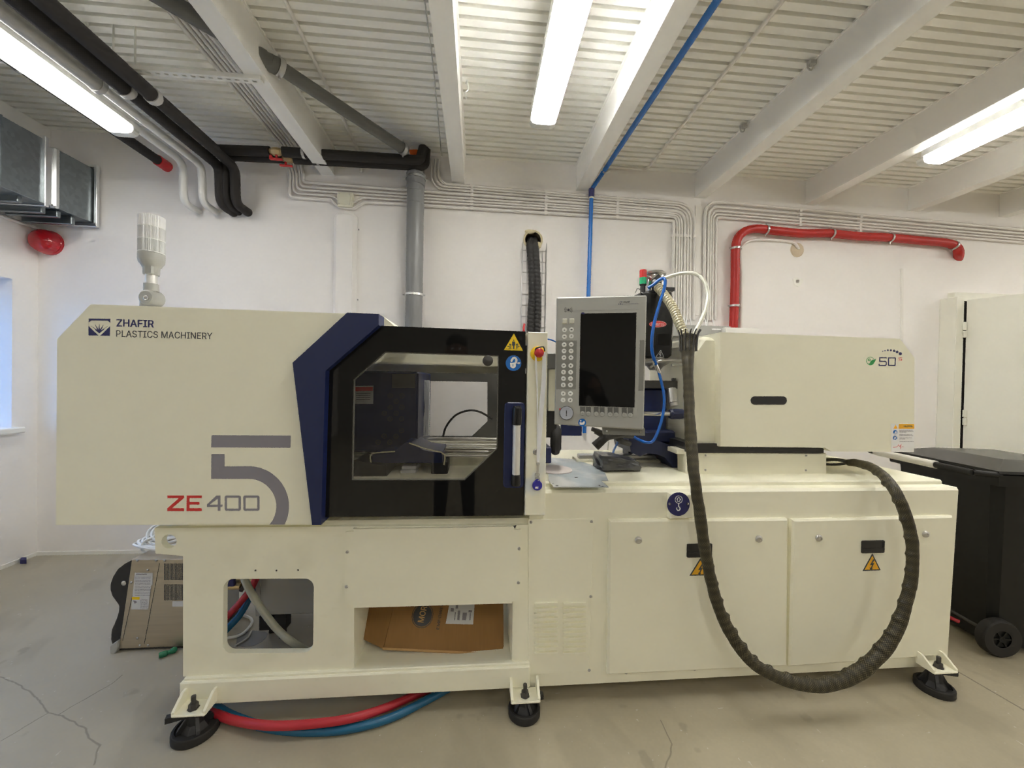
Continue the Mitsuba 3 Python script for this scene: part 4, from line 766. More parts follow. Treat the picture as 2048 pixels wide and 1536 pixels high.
# pillar with emergency stop
YP = 1.655; FP = YF(YP)
PI = obj('control_pillar', slab(FP, FP.poly([(1056.5, 663.5), (1095.5, 665), (1090.5, 1031), (1049.5, 1031)]), -.16, 0, .003), 'cream_film', M)
u, v = FP.uv(1075.5, 707.5); es = FP.uv(1080, 704.5, .06)
obj('stop_collar', FP.put(lathe([(.0, .012), (.026, .012), (.0315, .009), (.0325, 0)], (u, v, 0), (0, 0, 1), 30)), 'yellow_ink', PI, 30, label='yellow collar of the emergency stop')
obj('stop_body', FP.put(tube([(u, v, .01), ((u + es[0]) / 2 + .001, (v + es[1]) / 2, .035)], .0195, 20)), 'yellow_ink', PI, 30)
obj('stop_button', FP.put(lathe([(.012, .024), (.0195, .026), (.0205, .034), (.0195, .044), (.014, .051), (.0, .053)], (u + (es[0] - u) * .7, v + (es[1] - v) * .7, 0), (0, 0, 1), 28)), 'red_plastic', PI, 50, label='red mushroom button')
u, v = FP.uv(1071.5, 904); obj('key_lock', FP.put(lathe([(.0125, 0), (.0125, .004), (.010, .006), (.006, .006), (.0055, .003), (.0, .003)], (u, v, 0), (0, 0, 1), 20)), 'screw_steel', PI, 30)
# injection side: platen pieces behind the pillar
def block(name, x0, y0, x1, y1, Y, dep, m, b=.003, parent=M):
    a, c = at(x0, y1, Y), at(x1, y0, Y); return obj(name, box(min(a[0], c[0]), max(a[0], c[0]), Y, Y + dep, a[2], c[2], b), m, parent)
block('platen_cover', 1096, 737, 1112, 822, 1.95, .4, 'cream_paint'); block('platen_bracket', 1092, 707, 1115, 738, 1.93, .3, 'dark_pvc'); block('platen_foot', 1090, 818, 1114, 875, 1.97, .3, 'black_plastic')
block('platen_base', 1088, 895, 1103, 926.5, 1.95, .3, 'navy_paint'); block('nozzle_guard', 1122, 850, 1164, 871.5, 2.2, .02, 'navy_paint', .001)
c = at(1111, 879, 2.02); obj('grommet_ring', cat([torus(c, (1, -.22, 0), .056, .026, 30, 12), torus(c + [.012, 0, 0], (1, -.22, 0), .045, .02, 30, 10)]), 'black_rubber', M, 40)
# guide rails on the table
def rail(x0, x1, y, Y, h, lab): a, b = at(x0, y, Y), at(x1, y, Y); z0 = at((x0 + min(x1, 1360)) / 2, y, Y)[2]; obj('guide_rail', box(a[0], b[0], Y, Y + .05, z0, z0 + h, .004), 'steel', M); obj('rail_block', box(a[0] - .02, b[0] + .02, Y - (.0 if y > 930 else .025), Y + .08, zp - .004, z0 + .001, .003), 'cream_dirty', M)
YS = 1.945; rail(1221, 1716, 957, YS, .024, ''); YS2 = atz(1200, 919, zp + .012)[1]; rail(1158, 1420, 918, YS2, .024, '')
# slide block under the injection cover
YK = 1.92; FK = YF(YK); q = FK.poly([(1372.5, 904), (1653, 907), (1653.5, 958), (1373, 959)])
SB = obj('slide_block', slab(FK, q, -.09, 0, .003), 'cream_paint', M); screws(SB, FK, [(1411, 911), (1612, 911.5), (1410.5, 940), (1611.5, 940.5)], 0, .0055)
obj('slide_lug', cat([box(at(1344, 893, YK + .07)[0], at(1385, 893, YK + .02)[0], YK + .02, YK + .12, at(1344, 906, YK + .05)[2], at(1344, 897, YK + .05)[2], .002)]), 'cream_paint', M)
YC2 = 1.88; FI = YF(YC2)
IC = obj('injection_cover', ext(FI, pxp(FI, [(1441, 664.5), (1800, 677.5), (1829, 716), (1828, 904), (1663, 903), (1650, 895.5), (1441, 893)]), -.55, 0), 'cream_paint', M)
A1 = px3([(1388, 713), (1411, 681), (1437, 681), (1436, 892.5), (1386, 892.5)], YC2 + .05); A2 = px3([(1374, 692), (1388, 678), (1440, 666), (1440, 890), (1374, 890)], YC2 + .14); A3 = A2.copy(); A3[:, 1] = YC2 + .60
obj('end_cover', hull(np.vstack([A1, A2])), 'cream_paint', IC); obj('end_cover', hull(np.vstack([A2, A3])), 'cream_paint', IC)
obj('corner_strip', hull(np.vstack([px3([(1441.5, 666), (1441.5, 893)], YC2), px3([(1431, 679), (1431, 892.5)], YC2 + .05), px3([(1441, 676), (1441, 892)], YC2 + .05)])), 'cream_paint', IC)
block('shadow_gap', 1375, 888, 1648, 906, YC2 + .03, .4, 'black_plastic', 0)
sl = LineString([(1509.5, 801), (1565, 801)]).buffer(8.4); obj('handle_slot', ext(FI, pxp(FI, sl), -.001, .0015), 'black_plastic', IC, label='dark oblong grip slot')
C = crop(1720, 680, 6.677)
def rs(L, w): return LineString(C(L)).buffer(w / 6.677 / 2, cap_style=2, join_style=1)
stick(IC, FI, 'model_number', [rs([(358, 238), (262, 236), (262, 284), (336, 286), (350, 297), (350, 328), (338, 341), (255, 339), (255, 318)], 13), Polygon(C([(374, 232), (478, 233), (474, 347), (372, 345)])).buffer(-1.2).buffer(1.2).difference(Polygon(C([(387, 245), (465, 246), (462, 334), (385, 332)])))], 'navy_ink', .0002)
stick(IC, FI, 'model_suffix', [rs([(560, 238), (518, 237), (518, 255), (556, 256), (556, 275), (515, 275)], 5.5)], 'red_ink', .0002)
stick(IC, FI, 'dot_row', [Point(*C([(x, y)])[0]).buffer(r / 6.677) for x, y, r in ((303, 152, 7), (332, 143, 8.5), (371, 137, 11.5), (410, 138, 13.5), (454, 145, 16), (494, 160, 18), (537, 183, 20.5))], 'navy_ink', .0002)
ci = Point(*C([(138, 279)])[0])
stick(IC, FI, 'leaf_emblem', [ci.buffer(8.1).difference(ci.buffer(7.3)).difference(Polygon(C([(140, 279), (230, 220), (240, 300)]))), Polygon(C([(108, 318), (126, 318), (140, 285), (165, 264), (212, 255), (198, 288), (176, 322), (150, 338), (122, 334)])), Point(*C([(122, 266)])[0]).buffer(2.6).difference(Point(*C([(122, 266)])[0]).buffer(1.4))], 'green_ink', .0002)
CS = stick(IC, FI, 'caution_sticker', [C([(415, 1118), (722, 1120), (718, 1497), (414, 1492)])], 'white_ink', .0003, label='paper caution notice')
stick(IC, FI, 'notice_header', [C([(514, 1121), (721, 1122), (720, 1186), (513, 1186)])], 'orange_ink', .0008)
textpx('notice_heading', IC, FI, 'CAUTION', *C([(578, 1162)])[0], C([(695, 1162)])[0][0], 3.2, 'dark_ink', True, .0013)
stick(IC, FI, 'notice_triangle', [C([(470, 1130), (442, 1184), (498, 1184)]), C([(545, 1135), (530, 1163), (562, 1163)])], 'orange_ink', .0016)
stick(IC, FI, 'notice_symbol', [Point(*C([p])[0]).buffer(4.3) for p in ((467, 1230), (465, 1306))], 'blue_ink', .0008)
stick(IC, FI, 'notice_glyph', [C([(448, 1240), (462, 1240), (470, 1215), (482, 1222), (485, 1250), (450, 1250)]), rs([(450, 1290), (482, 1325)], 7), rs([(482, 1288), (450, 1325)], 7)], 'white_ink', .0013)
stick(IC, FI, 'notice_lines', [C([(522, y), (x1, y + 1), (x1, y + 7), (522, y + 6)]) for y, x1 in ((1202, 700), (1216, 710), (1230, 620), (1260, 690), (1272, 705), (1304, 690), (1318, 595), (1352, 715))], 'grey_ink', .0008)
stick(IC, FI, 'notice_scribble', [rs([(435, 1430), (470, 1432), (500, 1420), (512, 1400), (530, 1425), (545, 1395), (540, 1455)], 5), rs([(560, 1425), (585, 1430)], 5)], 'red_ink', .0008)
# injection unit between the panel and the cover
block('barrel_plate', 1270, 762, 1368, 776, 2.12, .2, 'dark_iron'); block('plate_bolt', 1346, 756.5, 1352, 764, 2.13, .02, 'dark_iron', .001)
block('injection_housing', 1260, 774, 1337, 878, 2.16, .3, 'navy_paint', .02); block('housing_step', 1290, 862, 1352, 886, 2.10, .3, 'navy_iron', .01)
obj('piston', cat([bar(at(1343, 778, 2.06), at(1347, 806, 2.03), .025, 20), bar(at(1347, 806, 2.03), at(1348, 812, 2.025), .022, 20)]), 'steel', M, 30)
a, b = at(1180, 826.5, 2.0), at(1358, 828, 2.0); obj('push_rod', bar(a, b, .0125, 16), 'chrome', M, 40); a, b = at(1339, 828, 2.0), at(1368, 828, 2.0); obj('rod_bearing', lathe([(0, 0), (.022, 0), (.028, .01), (.028, (b - a)[0] - .012), (.02, (b - a)[0]), (0, (b - a)[0])], a, b - a, 24), 'navy_iron', M, 30)
yc = YF(2.06); obj('injection_bracket', ext(yc, pxp(yc, [(1257, 880), (1262, 868), (1300, 866), (1312, 880), (1345, 892), (1360, 908), (1361, 946), (1352, 947), (1341, 928), (1330, 915), (1312, 908), (1292, 907), (1280, 913), (1262, 905)]), -.25, 0), 'navy_iron', M)
block('carriage_frame', 1266, 902, 1350, 935, 2.32, .06, 'dark_iron', .004); block('bracket_leg', 1257, 868, 1266, 912, 2.3, .1, 'navy_iron')
obj('feed_flange', lathe([(.0, -.05), (.03, -.05), (.045, -.03), (.075, -.012), (.08, 0), (.08, .014), (0, .014)], at(1310, 723, 2.17), (0, 0, 1), 30), 'steel', M, 40)
obj('feed_lever', cat([tube(spline([at(1300, 735, 2.1), at(1316, 724, 2.08), at(1330, 721, 2.07), at(1368, 722, 2.07)], 8), .009, 10), bar(at(1343, 730, 2.05), at(1367, 729, 2.05), .0075, 10)]), 'chrome', M, 40)
# ------------------------------------------------------------------ operator panel
HA, HB2, HC_ = at(1112.5, 594.5, 1.60), at(1108.5, 849, 1.60), at(1293, 590.5, 1.505)
FH = Frame(HA, HC_ - HA, HA - HB2)
CP = thing('control_panel', 'grey operator control panel with dark screen and round keys beside the black hopper', 'control panel')
hq = Polygon(FH.poly([(1113, 594.5), (1294, 590.3), (1287.5, 860), (1108.5, 849)]))
obj('housing', slab(FH, hq.buffer(-.006, join_style=2).buffer(.006), -.055, 0, .005), 'panel_grey', CP, 40)
C3 = crop(1060, 640, 6.68); C9 = crop(1100, 580, 9.752)
stick(CP, FH, 'key_field', [C3([(351, 275), (626, 275), (612, 926), (348, 926)])], 'panel_dark', .0003)
stick(CP, FH, 'side_field', [C3([(1467, 270), (1530, 270), (1513, 946), (1450, 946)])], 'panel_dark', .0003)
scr = pxp(FH, [(1161.5, 627.2), (1272.8, 625.4), (1268.8, 814.8), (1157.8, 811.4)])
bz = pxp(FH, [(1155.4, 620), (1280, 618.3), (1275.5, 834), (1152.5, 829.5)]); obj('bezel', ext(FH, bz.difference(bz.buffer(-.0016, join_style=2)), 0, .0012), 'panel_grey', CP)
obj('screen', ext(FH, scr, .0002, .002), 'black_gloss', CP, label='dark switched-off screen')
stick(CP, FH, 'screen_tab', [C9([(612, 440), (672, 438), (672, 476), (640, 478), (640, 466), (612, 466)])], 'navy_ink', .002)
def keys(x, y, mk_, dx=0):
    u, v = FH.uv(x, y); k = obj('key', FH.put(lathe([(.0099, 0), (.0099, .0012), (.0088, .0022), (.001, .0024)], (u, v, 0), (0, 0, 1), 22)), 'key_white', CP, 30)
    obj('symbol', cat([ext(FH, affinity.translate(affinity.scale(g, .001, .001, origin=(0, 0)), u, v), .0023, .0029) for g in mk_]), 'dark_ink', k)
rc = lambda a, b, c, d: sbox(a, b, c, d)
SY = [[rc(-3.5, -3.5, 3.5, -.5), rc(-1.5, 1, 3, 1.8)], [affinity.scale(Point(0, 0).buffer(3), 1.6, .8)], [rc(-3.5, -3, 3.5, 0), rc(-2, 1.5, 2, 2.6)], [rc(-3.5, -3, 3.5, 3).difference(rc(-2.2, -1.8, 2.2, 1.8))]]
SY += [[Polygon([(-5, 2), (5, 2), (2, -.8), (-2, -.8)]), rc(-1.2, -3.4, 1.2, -1.6)], [Polygon([(-5, 2), (0, 1), (5, 2), (2, -1.4), (-2, -1.4)]), rc(-1.5, -3.4, 1.5, -2.4)], [rc(-5, -.3, 5, 2), Polygon([(-2, -1), (2, -1), (0, -3.2)])], [rc(-5, -.3, 5, 2), rc(-2, -2.8, 2, -1.6)]]
SY += [[Polygon([(-4, -1.6), (4, -1.6), (4, .8), (0, 2.5), (-1.4, .8), (-4, .2)])], [Polygon([(4, -1.6), (-4, -1.6), (-4, .8), (0, 2.5), (1.4, .8), (4, .2)])], [rc(-3.6, -2.8, -.7, 2.4), rc(.8, -1.2, 3.4, 2.4), rc(.8, -2.8, 3.4, -1.8)], [rc(-3.4, -2.8, -.4, 2.4), rc(.4, -2.8, 3.4, -.4), rc(.4, .4, 3.4, 2.4)]]
SY += [[rc(-3, -2, 0, 3), rc(.8, -2.4, 3.4, .4)], [rc(-3, 0, 0, 3), Polygon([(0, -3), (3.5, -2), (3, .5), (.8, -1)])], [rc(-4, -1.6, -.8, 1.8), rc(.4, -3, 3.4, 3).difference(rc(1.4, -2, 2.4, 2))], [Polygon([(-4, 0), (-1, 2.2), (-1, -2.2)]), rc(.4, -3, 3.4, 3).difference(rc(1.4, -2, 2.4, 2))]]
SY += [[rc(-3.4, -3, 3.4, 3).difference(rc(-2.2, -1.8, 2.2, 1.8)), rc(-1, -1, 1, 1)], [rc(-3.4, -3, 3.4, 3).difference(rc(-2.2, -1.8, 2.2, 1.8)), rc(-.6, -1.4, .6, 1.4)], [Polygon([(-2, -3), (2.4, -3), (3, 0), (.6, .6), (.6, 3.8), (-.8, 3.8), (-.8, .4), (-2.6, .4)])], [rc(-3.2, -2.8, 3.2, 2.8).difference(rc(-1.8, -1.6, 1.8, 1.6))]]
SY += [[rc(-3, -2, -1.8, 3), rc(1.6, -3, 2.8, 3), rc(-1.8, -2, .6, -.8)], [Point(0, 0).buffer(3.4).difference(Point(0, 0).buffer(2.2)), rc(-1.2, -1.2, 1.2, 1.2)]]
rows = [(461, 132, 555, 130), (459, 222, 553, 218), (457, 330, 551, 328), (455, 415, 549, 415), (453, 502, 547, 502), (451, 610, 545, 610), (449, 697, 543, 697), (447, 783, 541, 783), (445, 868, 540, 868), (444, 983, 540, 983), (442, 1070, 538, 1070)]
for i, (a, b, c, d) in enumerate(rows):
    keys(*C3([(a, b)])[0], SY[2 * i]); keys(*C3([(c, d)])[0], SY[2 * i + 1])
for a in ([(240, 562), (336, 559), (335, 658), (240, 660)], [(377, 560), (474, 556), (473, 656), (376, 657)]): obj('square_key', slab(FH, FH.poly(C9(a)), 0, .006, .0025), 'key_pale', CP)
u, v = FH.uv(*C9([(360, 388)])[0])
snd = [Point(u, v).buffer(.0052)] + [LineString([(u + s * r * math.cos(t), v + r * math.sin(t)) for t in np.linspace(-.75, .75, 9)]).buffer(.0006) for r in (.009, .0125, .016) for s in (-1, 1)]
obj('speaker_mark', cat([ext(FH, g, .0002, .0008) for g in snd]), 'dark_ink', CP)
lg2 = [C9([(1335, 232), (1412, 229), (1412, 236), (1335, 239)]), C9([(1335, 262), (1355, 285), (1335, 288)]), C9([(1410, 258), (1392, 284), (1410, 286)]), C9([(1345, 262), (1360, 275), (1372, 258), (1386, 275), (1402, 260), (1374, 288)])]
stick(CP, FH, 'logo_mark', lg2, 'navy_ink', .0002); textpx('lettering', CP, FH, 'ZHAFIR', *C9([(1428, 248)])[0], C9([(1553, 246)])[0][0], 2.7, 'dark_ink', True, .0002); textpx('lettering', CP, FH, 'PLASTICS MACHINERY', *C9([(1428, 278)])[0], C9([(1758, 272)])[0][0], 2.0, 'grey_ink', False, .0002)
u, v = FH.uv(*C3([(488, 1243)])[0]); k = obj('key_switch', FH.put(lathe([(.0275, 0), (.0275, .006), (.0255, .009), (.0245, .009), (.0235, .0075), (.001, .0075)], (u, v, 0), (0, 0, 1), 36)), 'lock_blue', CP, 30, label='round grey-blue key switch')
obj('switch_ring', FH.put(lathe([(.0276, .0), (.0292, .001), (.0292, .006), (.0276, .0062)], (u, v, 0), (0, 0, 1), 36)), 'dark_iron', k, 30); obj('switch_mark', ext(FH, sbox(u - .0018, v - .012, u + .0018, v + .012), .0074, .0082), 'dark_ink', k)
stick(CP, FH, 'red_mark', [Point(*C3([(402, 1192)])[0]).buffer(2)], 'red_ink', .0003)
for i, x in enumerate((703, 780, 884, 963, 1070, 1150, 1259, 1341)):
    yb = 1249 + i * 3.2; a, b = C3([(x, yb)])[0], C3([(x, 1158 + i * 2)])[0]
    obj('soft_key', ext(FH, pxp(FH, unary_union([LineString([a, b]).buffer(4.9, cap_style=2), Point(*a).buffer(4.9)])), 0, .0014), 'key_dark', CP); sk = f'{CP}__soft_key' + ('' if i == 0 else f'_{i:03d}')
    u, v = FH.uv(*a); obj('cap', FH.put(lathe([(.0094, .0), (.0094, .002), (.0080, .0028), (.001, .0026)], (u, v, 0), (0, 0, 1), 20)), 'panel_grey', sk, 30)
BS = stick(CP, FH, 'manual_sign', [Point(*C3([(697, 1370)])[0]).buffer(7.8)], 'blue_ink', .0003, label='round blue read-the-manual sign')
stick(CP, FH, 'manual_pictogram', [Point(*C3([(678, 1345)])[0]).buffer(1.6), C3([(662, 1362), (700, 1372), (718, 1350), (738, 1360), (722, 1395), (690, 1402), (665, 1398)])], 'white_ink', .0008)
fbk = Frame(FH.O - FH.n * .03, FH.ex, FH.ev)
k = obj('mount_bracket', ext(fbk, pxp(fbk, [(1205, 853), (1290, 857), (1290, 871.5), (1206, 869)]), -.05, 0), 'panel_dark', CP); screws(k, fbk, [(1213.5, 862.5), (1281, 863.5)], 0, .005, m='chrome')
wk = at(1196, 862, 1.66); obj('connector', cat([bar(at(1184, 858, 1.66), at(1207, 866, 1.66), .010, 10), bar(at(1190, 864, 1.66), at(1204, 872, 1.66), .008, 10)]), 'dark_iron', CP, 30)
obj('arm', cat([tube(fillet([FH.pt(.19, -.28, -.055), FH.pt(.19, -.28, -.2), at(1240, 780, 2.05)], .05, 5), .03, 14)]), 'dark_iron', CP, 40)
obj('cable_loom', tube(spline(px3([(1190, 893, 1.72), (1200, 884, 1.72), (1215, 872, 1.74), (1240, 868, 1.78), (1262, 870, 1.85)]), 8), [*np.linspace(.022, .019, 33)], 12), 'black_rubber', CP, 40)
obj('cable_loom', tube(spline(px3([(1230, 870, 1.78), (1243, 882, 1.8), (1258, 887, 1.86)]), 8), .014, 12), 'black_rubber', CP, 40)

# ------------------------------------------------------------------ hopper and material loader
HP = thing('material_hopper', 'black loader hopper with a red oval badge above the injection unit', 'hopper')
YH = 2.08; FO = YF(YH); a, b = FO.uv(1279, 716), FO.uv(1350.5, 584.5)
prof = Polygon([(a[0] + .012, a[1]), (b[0] - .03, a[1] + .002), (b[0] - .008, a[1] + .02), (b[0], a[1] + .2), (b[0] - .006, b[1] - .05), (b[0] - .012, b[1]), (a[0] + .004, b[1]), (a[0], a[1] + .2)])
obj('body', slab(FO, prof.buffer(-.012).buffer(.012, quad_segs=4), -.2, 0, .012), 'black_satin', HP, 25)
BD = pxp(FO, affinity.scale(Point(1315.5, 648.3).buffer(10), 1.74, .66)); obj('badge', ext(FO, BD, .0, .002), 'red_ink', HP, label='red oval maker badge'); bk_ = HP + '__badge'
textpx('badge_text', bk_, FO, 'MORETTO', 1302, 651, 1328, 4.6, 'white_ink', True, .002)
obj('badge_ring', ext(FO, BD.exterior.buffer(.0008).intersection(BD.buffer(-.002).exterior.buffer(.001)) if False else BD.buffer(-.002).exterior.buffer(.0006), .002, .0026), 'white_ink', bk_)
wt = pxp(FO, [(1321.5, 700.5), (1311, 715), (1328, 714.8)]); obj('hazard_outline', ext(FO, wt.exterior.buffer(.0009), 0, .0008), 'pale_ink', HP)
obj('hazard_bolt', ext(FO, pxp(FO, LineString([(1322, 704.5), (1318.5, 709), (1322, 709.5), (1319.5, 713)]).buffer(.5)), 0, .0008), 'pale_ink', HP)
block('dark_window', 1314, 668, 1340, 690, YH - .003, .01, 'black_gloss', .001, HP)
cb = at(1315, 582, 2.18); obj('lid', hull([(cb[0] + sx * .066, 2.18 + sy * .075, cb[2] - .014 + z) for sx in (-1, 1) for sy in (-1, 1) for z in (0, .02)]), 'black_plastic', HP)
cl = at(1309, 566, 2.15); obj('receiver', lathe([(0, -.05), (.05, -.05), (.055, -.02), (.055, .03), (.048, .045), (.0, .05)], cl, (0, 0, 1), 24), 'chrome', HP, 30)
obj('receiver_lid', lathe([(.0, .045), (.062, .045), (.064, .052), (.05, .062), (0, .064)], cl, (0, 0, 1), 24), 'steel', HP, 30)
kb = at(1308, 546, 2.15); obj('knob', lathe([(0, -.02), (.008, -.02), (.008, 0), (.013, .004), (.014, .014), (0, .016)], kb, (0, 0, 1), 14), 'black_plastic', HP, 30)
obj('valve_block', cat([box(cl[0] - .045, cl[0] + .0, 2.06, 2.10, cl[2] - .035, cl[2] + .0, .004), hull(px3([(1303, 560), (1309, 566), (1322, 553), (1317, 548)], 2.06).tolist() + px3([(1303, 560), (1309, 566), (1322, 553), (1317, 548)], 2.09).tolist())]), 'black_plastic', HP)
obj('valve_knob', lathe([(.0, 0), (.008, 0), (.009, -.008), (.0, -.010)], at(1307.5, 562.5, 2.05), (0, 1, 0), 14), 'white_cable', HP, 30)
obj('sleeve_fitting', bar(at(1311, 572, 2.07), at(1325, 580, 2.05), .022, 16), 'dark_iron', HP, 30)
obj('signal_wire', tube(spline(px3([(1279, 575, 2.12), (1275, 565, 2.12), (1274, 558, 2.12), (1281, 552, 2.12), (1292, 551, 2.12), (1303, 555, 2.1)]), 8), .0022, 6), 'white_cable', HP, 40); obj('signal_wire', tube(spline(px3([(1271, 585, 2.1), (1275, 577, 2.12), (1281, 580, 2.12)]), 6), .002, 6), 'dark_iron', HP, 40)
SL = thing('stack_light', 'small red and green stack light standing at the top of the black hopper', 'stack light')
cs = at(1286, 560, 2.10); zs = lambda y: at(1286, y, 2.10)[2]
obj('base', lathe([(.0, zs(588)), (.014, zs(588)), (.014, zs(572)), (.0195, zs(570)), (.0195, zs(568.5)), (0, zs(568.5))], (cs[0], cs[1], 0), n=20), 'black_plastic', SL, 30)
obj('green_segment', bar((cs[0], cs[1], zs(569)), (cs[0], cs[1], zs(555.5)), .0195, 24), 'lens_green', SL, 40); obj('red_segment', bar((cs[0], cs[1], zs(555.5)), (cs[0], cs[1], zs(541.5)), .0195, 24), 'lens_red', SL, 40)
obj('cap', lathe([(0, zs(541.5)), (.0195, zs(541.5)), (.019, zs(540.2)), (.0, zs(539.6))], (cs[0], cs[1], 0), n=20), 'lens_red', SL, 30)

# hoses around the hopper
def lum(P, n=400):
    s = np.concatenate([[0], np.cumsum(np.linalg.norm(np.diff(P, axis=0), axis=1))]); ss = np.linspace(0, s[-1], n); return np.array([np.interp(ss, s, P[:, i]) for i in range(3)]).T, ss
t = thing('spiral_hose', 'clear ribbed spiral hose running from the loader down into the braided sleeve', 'hose')
Pm, ss = lum(spline(px3([(1314, 573, 2.06), (1324, 584, 2.03), (1338, 603, 1.98), (1349, 622, 1.94), (1357, 643, 1.90), (1366, 664, 1.87), (1372, 690, 1.85)]), 10), 260)
obj('tube', tube(Pm, .0195, 16), 'clear_hose', t, 40); nt = int(ss[-1] / .0155); th = np.linspace(0, nt * 2 * np.pi, nt * 14)
P0 = np.array([np.interp(np.linspace(0, ss[-1], len(th)), ss, Pm[:, i]) for i in range(3)]).T; tg = np.gradient(P0, axis=0); tg /= np.linalg.norm(tg, axis=1, keepdims=True); aa = np.cross(tg, [0, 1., 0]); aa /= np.linalg.norm(aa, axis=1, keepdims=True); bb = np.cross(tg, aa)
obj('coil', tube(P0 + .0205 * (np.cos(th)[:, None] * aa + np.sin(th)[:, None] * bb), .0042, 6), 'hose_rib', t, 40)
one('white_tube', tube(spline(px3([(1316, 562, 2.05), (1330, 556, 2.03), (1352, 549, 2.0), (1375, 545.5, 1.96), (1396, 550, 1.93), (1410, 566, 1.90), (1416, 590, 1.88), (1412, 615, 1.86), (1402, 642, 1.85), (1391, 663, 1.84), (1384, 685, 1.84)]), 10), .0095, 12), 'white_tube', 'white pneumatic tube arching from the loader head into the braided sleeve', 'tube', smooth=40)
t = thing('blue_air_tube', 'bright blue air tube hanging in front of the black hopper', 'tube')
obj('tube', tube(spline(px3([(1296, 576, 2.04), (1306, 570, 2.03), (1318, 560, 2.02), (1327, 557, 2.01), (1330.5, 563, 2.0), (1328, 580, 2.0), (1320, 605, 2.0), (1310, 640, 2.0), (1304.5, 670, 2.0), (1303.5, 695, 2.0), (1307, 715, 2.0), (1314, 734, 2.0)]), 10), .0085, 12), 'blue_tube', t, 40)
obj('coupling', cat([bar(at(1312, 730, 2.0), at(1319, 746, 2.0), .0105, 12), bar(at(1309, 728, 2.0), at(1304, 722, 2.0), .006, 8)]), 'chrome', t, 30)
obj('lower_tube', tube(spline(px3([(1317, 743, 2.0), (1323, 765, 1.99), (1328, 790, 1.98), (1328, 815, 1.97), (1322, 845, 1.96), (1312, 872, 1.95), (1303, 884, 1.95), (1290, 884, 1.96), (1275, 878, 2.0), (1262, 870, 2.0)]), 10), .0075, 12), 'blue_tube', t, 40)
t = thing('braided_sleeve', 'long dark braided hose looping down in front of the cabinet doors', 'hose')
SPX = [(1377, 672, 1.83), (1376, 690, 1.82), (1376, 715, 1.80), (1376, 750, 1.77), (1378, 800, 1.74), (1380, 850, 1.70), (1383, 900, 1.66), (1388, 950, 1.62), (1396, 1005, 1.60), (1404, 1060, 1.59), (1412, 1110, 1.585), (1424, 1170, 1.58), (1440, 1222, 1.57), (1466, 1275, 1.56), (1503, 1323, 1.55), (1550, 1352, 1.545), (1598, 1367, 1.54), (1642, 1371, 1.54), (1690, 1358, 1.54), (1734, 1332, 1.54), (1773, 1290, 1.545), (1800, 1240, 1.55), (1818, 1180, 1.555), (1825, 1125, 1.56), (1822, 1072, 1.57), (1811, 1030, 1.58), (1795, 990, 1.60), (1776, 962, 1.66), (1755, 942, 1.74), (1733, 931, 1.82), (1712, 926, 1.90), (1698, 925, 1.95)]
Ps, ss = lum(spline(px3(SPX), 14), 420)
kp = spline(np.array([(p[0], p[1], i) for i, p in enumerate(SPX)], float), 14); sk_ = np.concatenate([[0], np.cumsum(np.linalg.norm(np.diff(spline(px3(SPX), 14), axis=0), axis=1))])
idx = np.interp(ss, sk_, kp[:, 2])
RW = [.042, .038, .030, .024, .024, .026, .026, .025, .024, .025, .025, .025, .025, .026, .026, .026, .027, .028, .030, .031, .030, .026, .024, .023, .024, .024, .024, .024, .023, .023, .022, .019]
rad = np.interp(idx, range(len(RW)), RW); n_ = 24; th = np.arange(n_ + 1) * 2 * np.pi / n_
wob = meshkit.fbm(np.stack([ss[:, None] * 26 + 0 * th[None], np.cos(th)[None] * .8 + 0 * ss[:, None], np.sin(th)[None] * .8 + 0 * ss[:, None]], -1), 3, 5)
# humps on the inner side of the loop
cen = at(1600, 1130, 1.57); tg = np.gradient(Ps, axis=0); tg /= np.linalg.norm(tg, axis=1, keepdims=True); a_ = np.cross(tg[0], [0, 0, 1.0])
if np.linalg.norm(a_) < .2: a_ = np.cross(tg[0], [1.0, 0, 0])
AA = []
for k in range(len(Ps)):
    a_ = a_ - tg[k] * (a_ @ tg[k]); a_ /= np.linalg.norm(a_); AA.append(a_)
AA = np.array(AA); BB = np.cross(tg, AA); inn = cen - Ps; inn /= np.linalg.norm(inn, axis=1, keepdims=True); phi = np.arctan2((inn * BB).sum(1), (inn * AA).sum(1))
lob = np.clip(np.cos(th[None] - phi[:, None]), 0, 1) ** 3 * (np.clip(np.sin(ss * 2 * np.pi / .085 + 2.5 * np.sin(ss * 5)), 0, 1) ** 3)[:, None] * np.interp(idx, [0, 9, 12, 14, 27, 31], [.0, .1, .7, .75, .7, .1])[:, None]
R2 = rad[:, None] * (.94 + .26 * (wob - .5) + .48 * lob)
R2[:, -1] = R2[:, 0]
sm, UV = tube(Ps, R2, n_, uvs=True); obj('sleeve', sm, 'braid', t, True, uv=UV)
fr_ = []
for k in range(13):
    an = k * 2 * math.pi / 13; o = Ps[0]; q0 = o + .042 * (math.cos(an) * np.array([1, 0, 0]) + math.sin(an) * np.array([0, 1, 0])) + [0, 0, .0]
    q1 = q0 + .010 * np.array([math.cos(an), math.sin(an), 0]) + [.004, 0, .03]; fr_.append(tube(spline([Ps[10] + (q0 - o) * .9, q0, q1], 5), .0028, 5))
obj('frayed_end', cat(fr_), 'black_rubber', t, 40)
one('frayed_cable', cat([tube(spline(px3([(1640, 921, 2.06), (1670, 919, 2.0), (1700, 924, 1.945)]), 6), .009, 8), tube(spline(px3([(1640, 928, 2.06), (1670, 929, 2.0), (1700, 926, 1.94)]), 6), .007, 8)]), 'dark_iron', 'two dark cables coming out of the braided sleeve behind the slide block', 'cable', smooth=40)
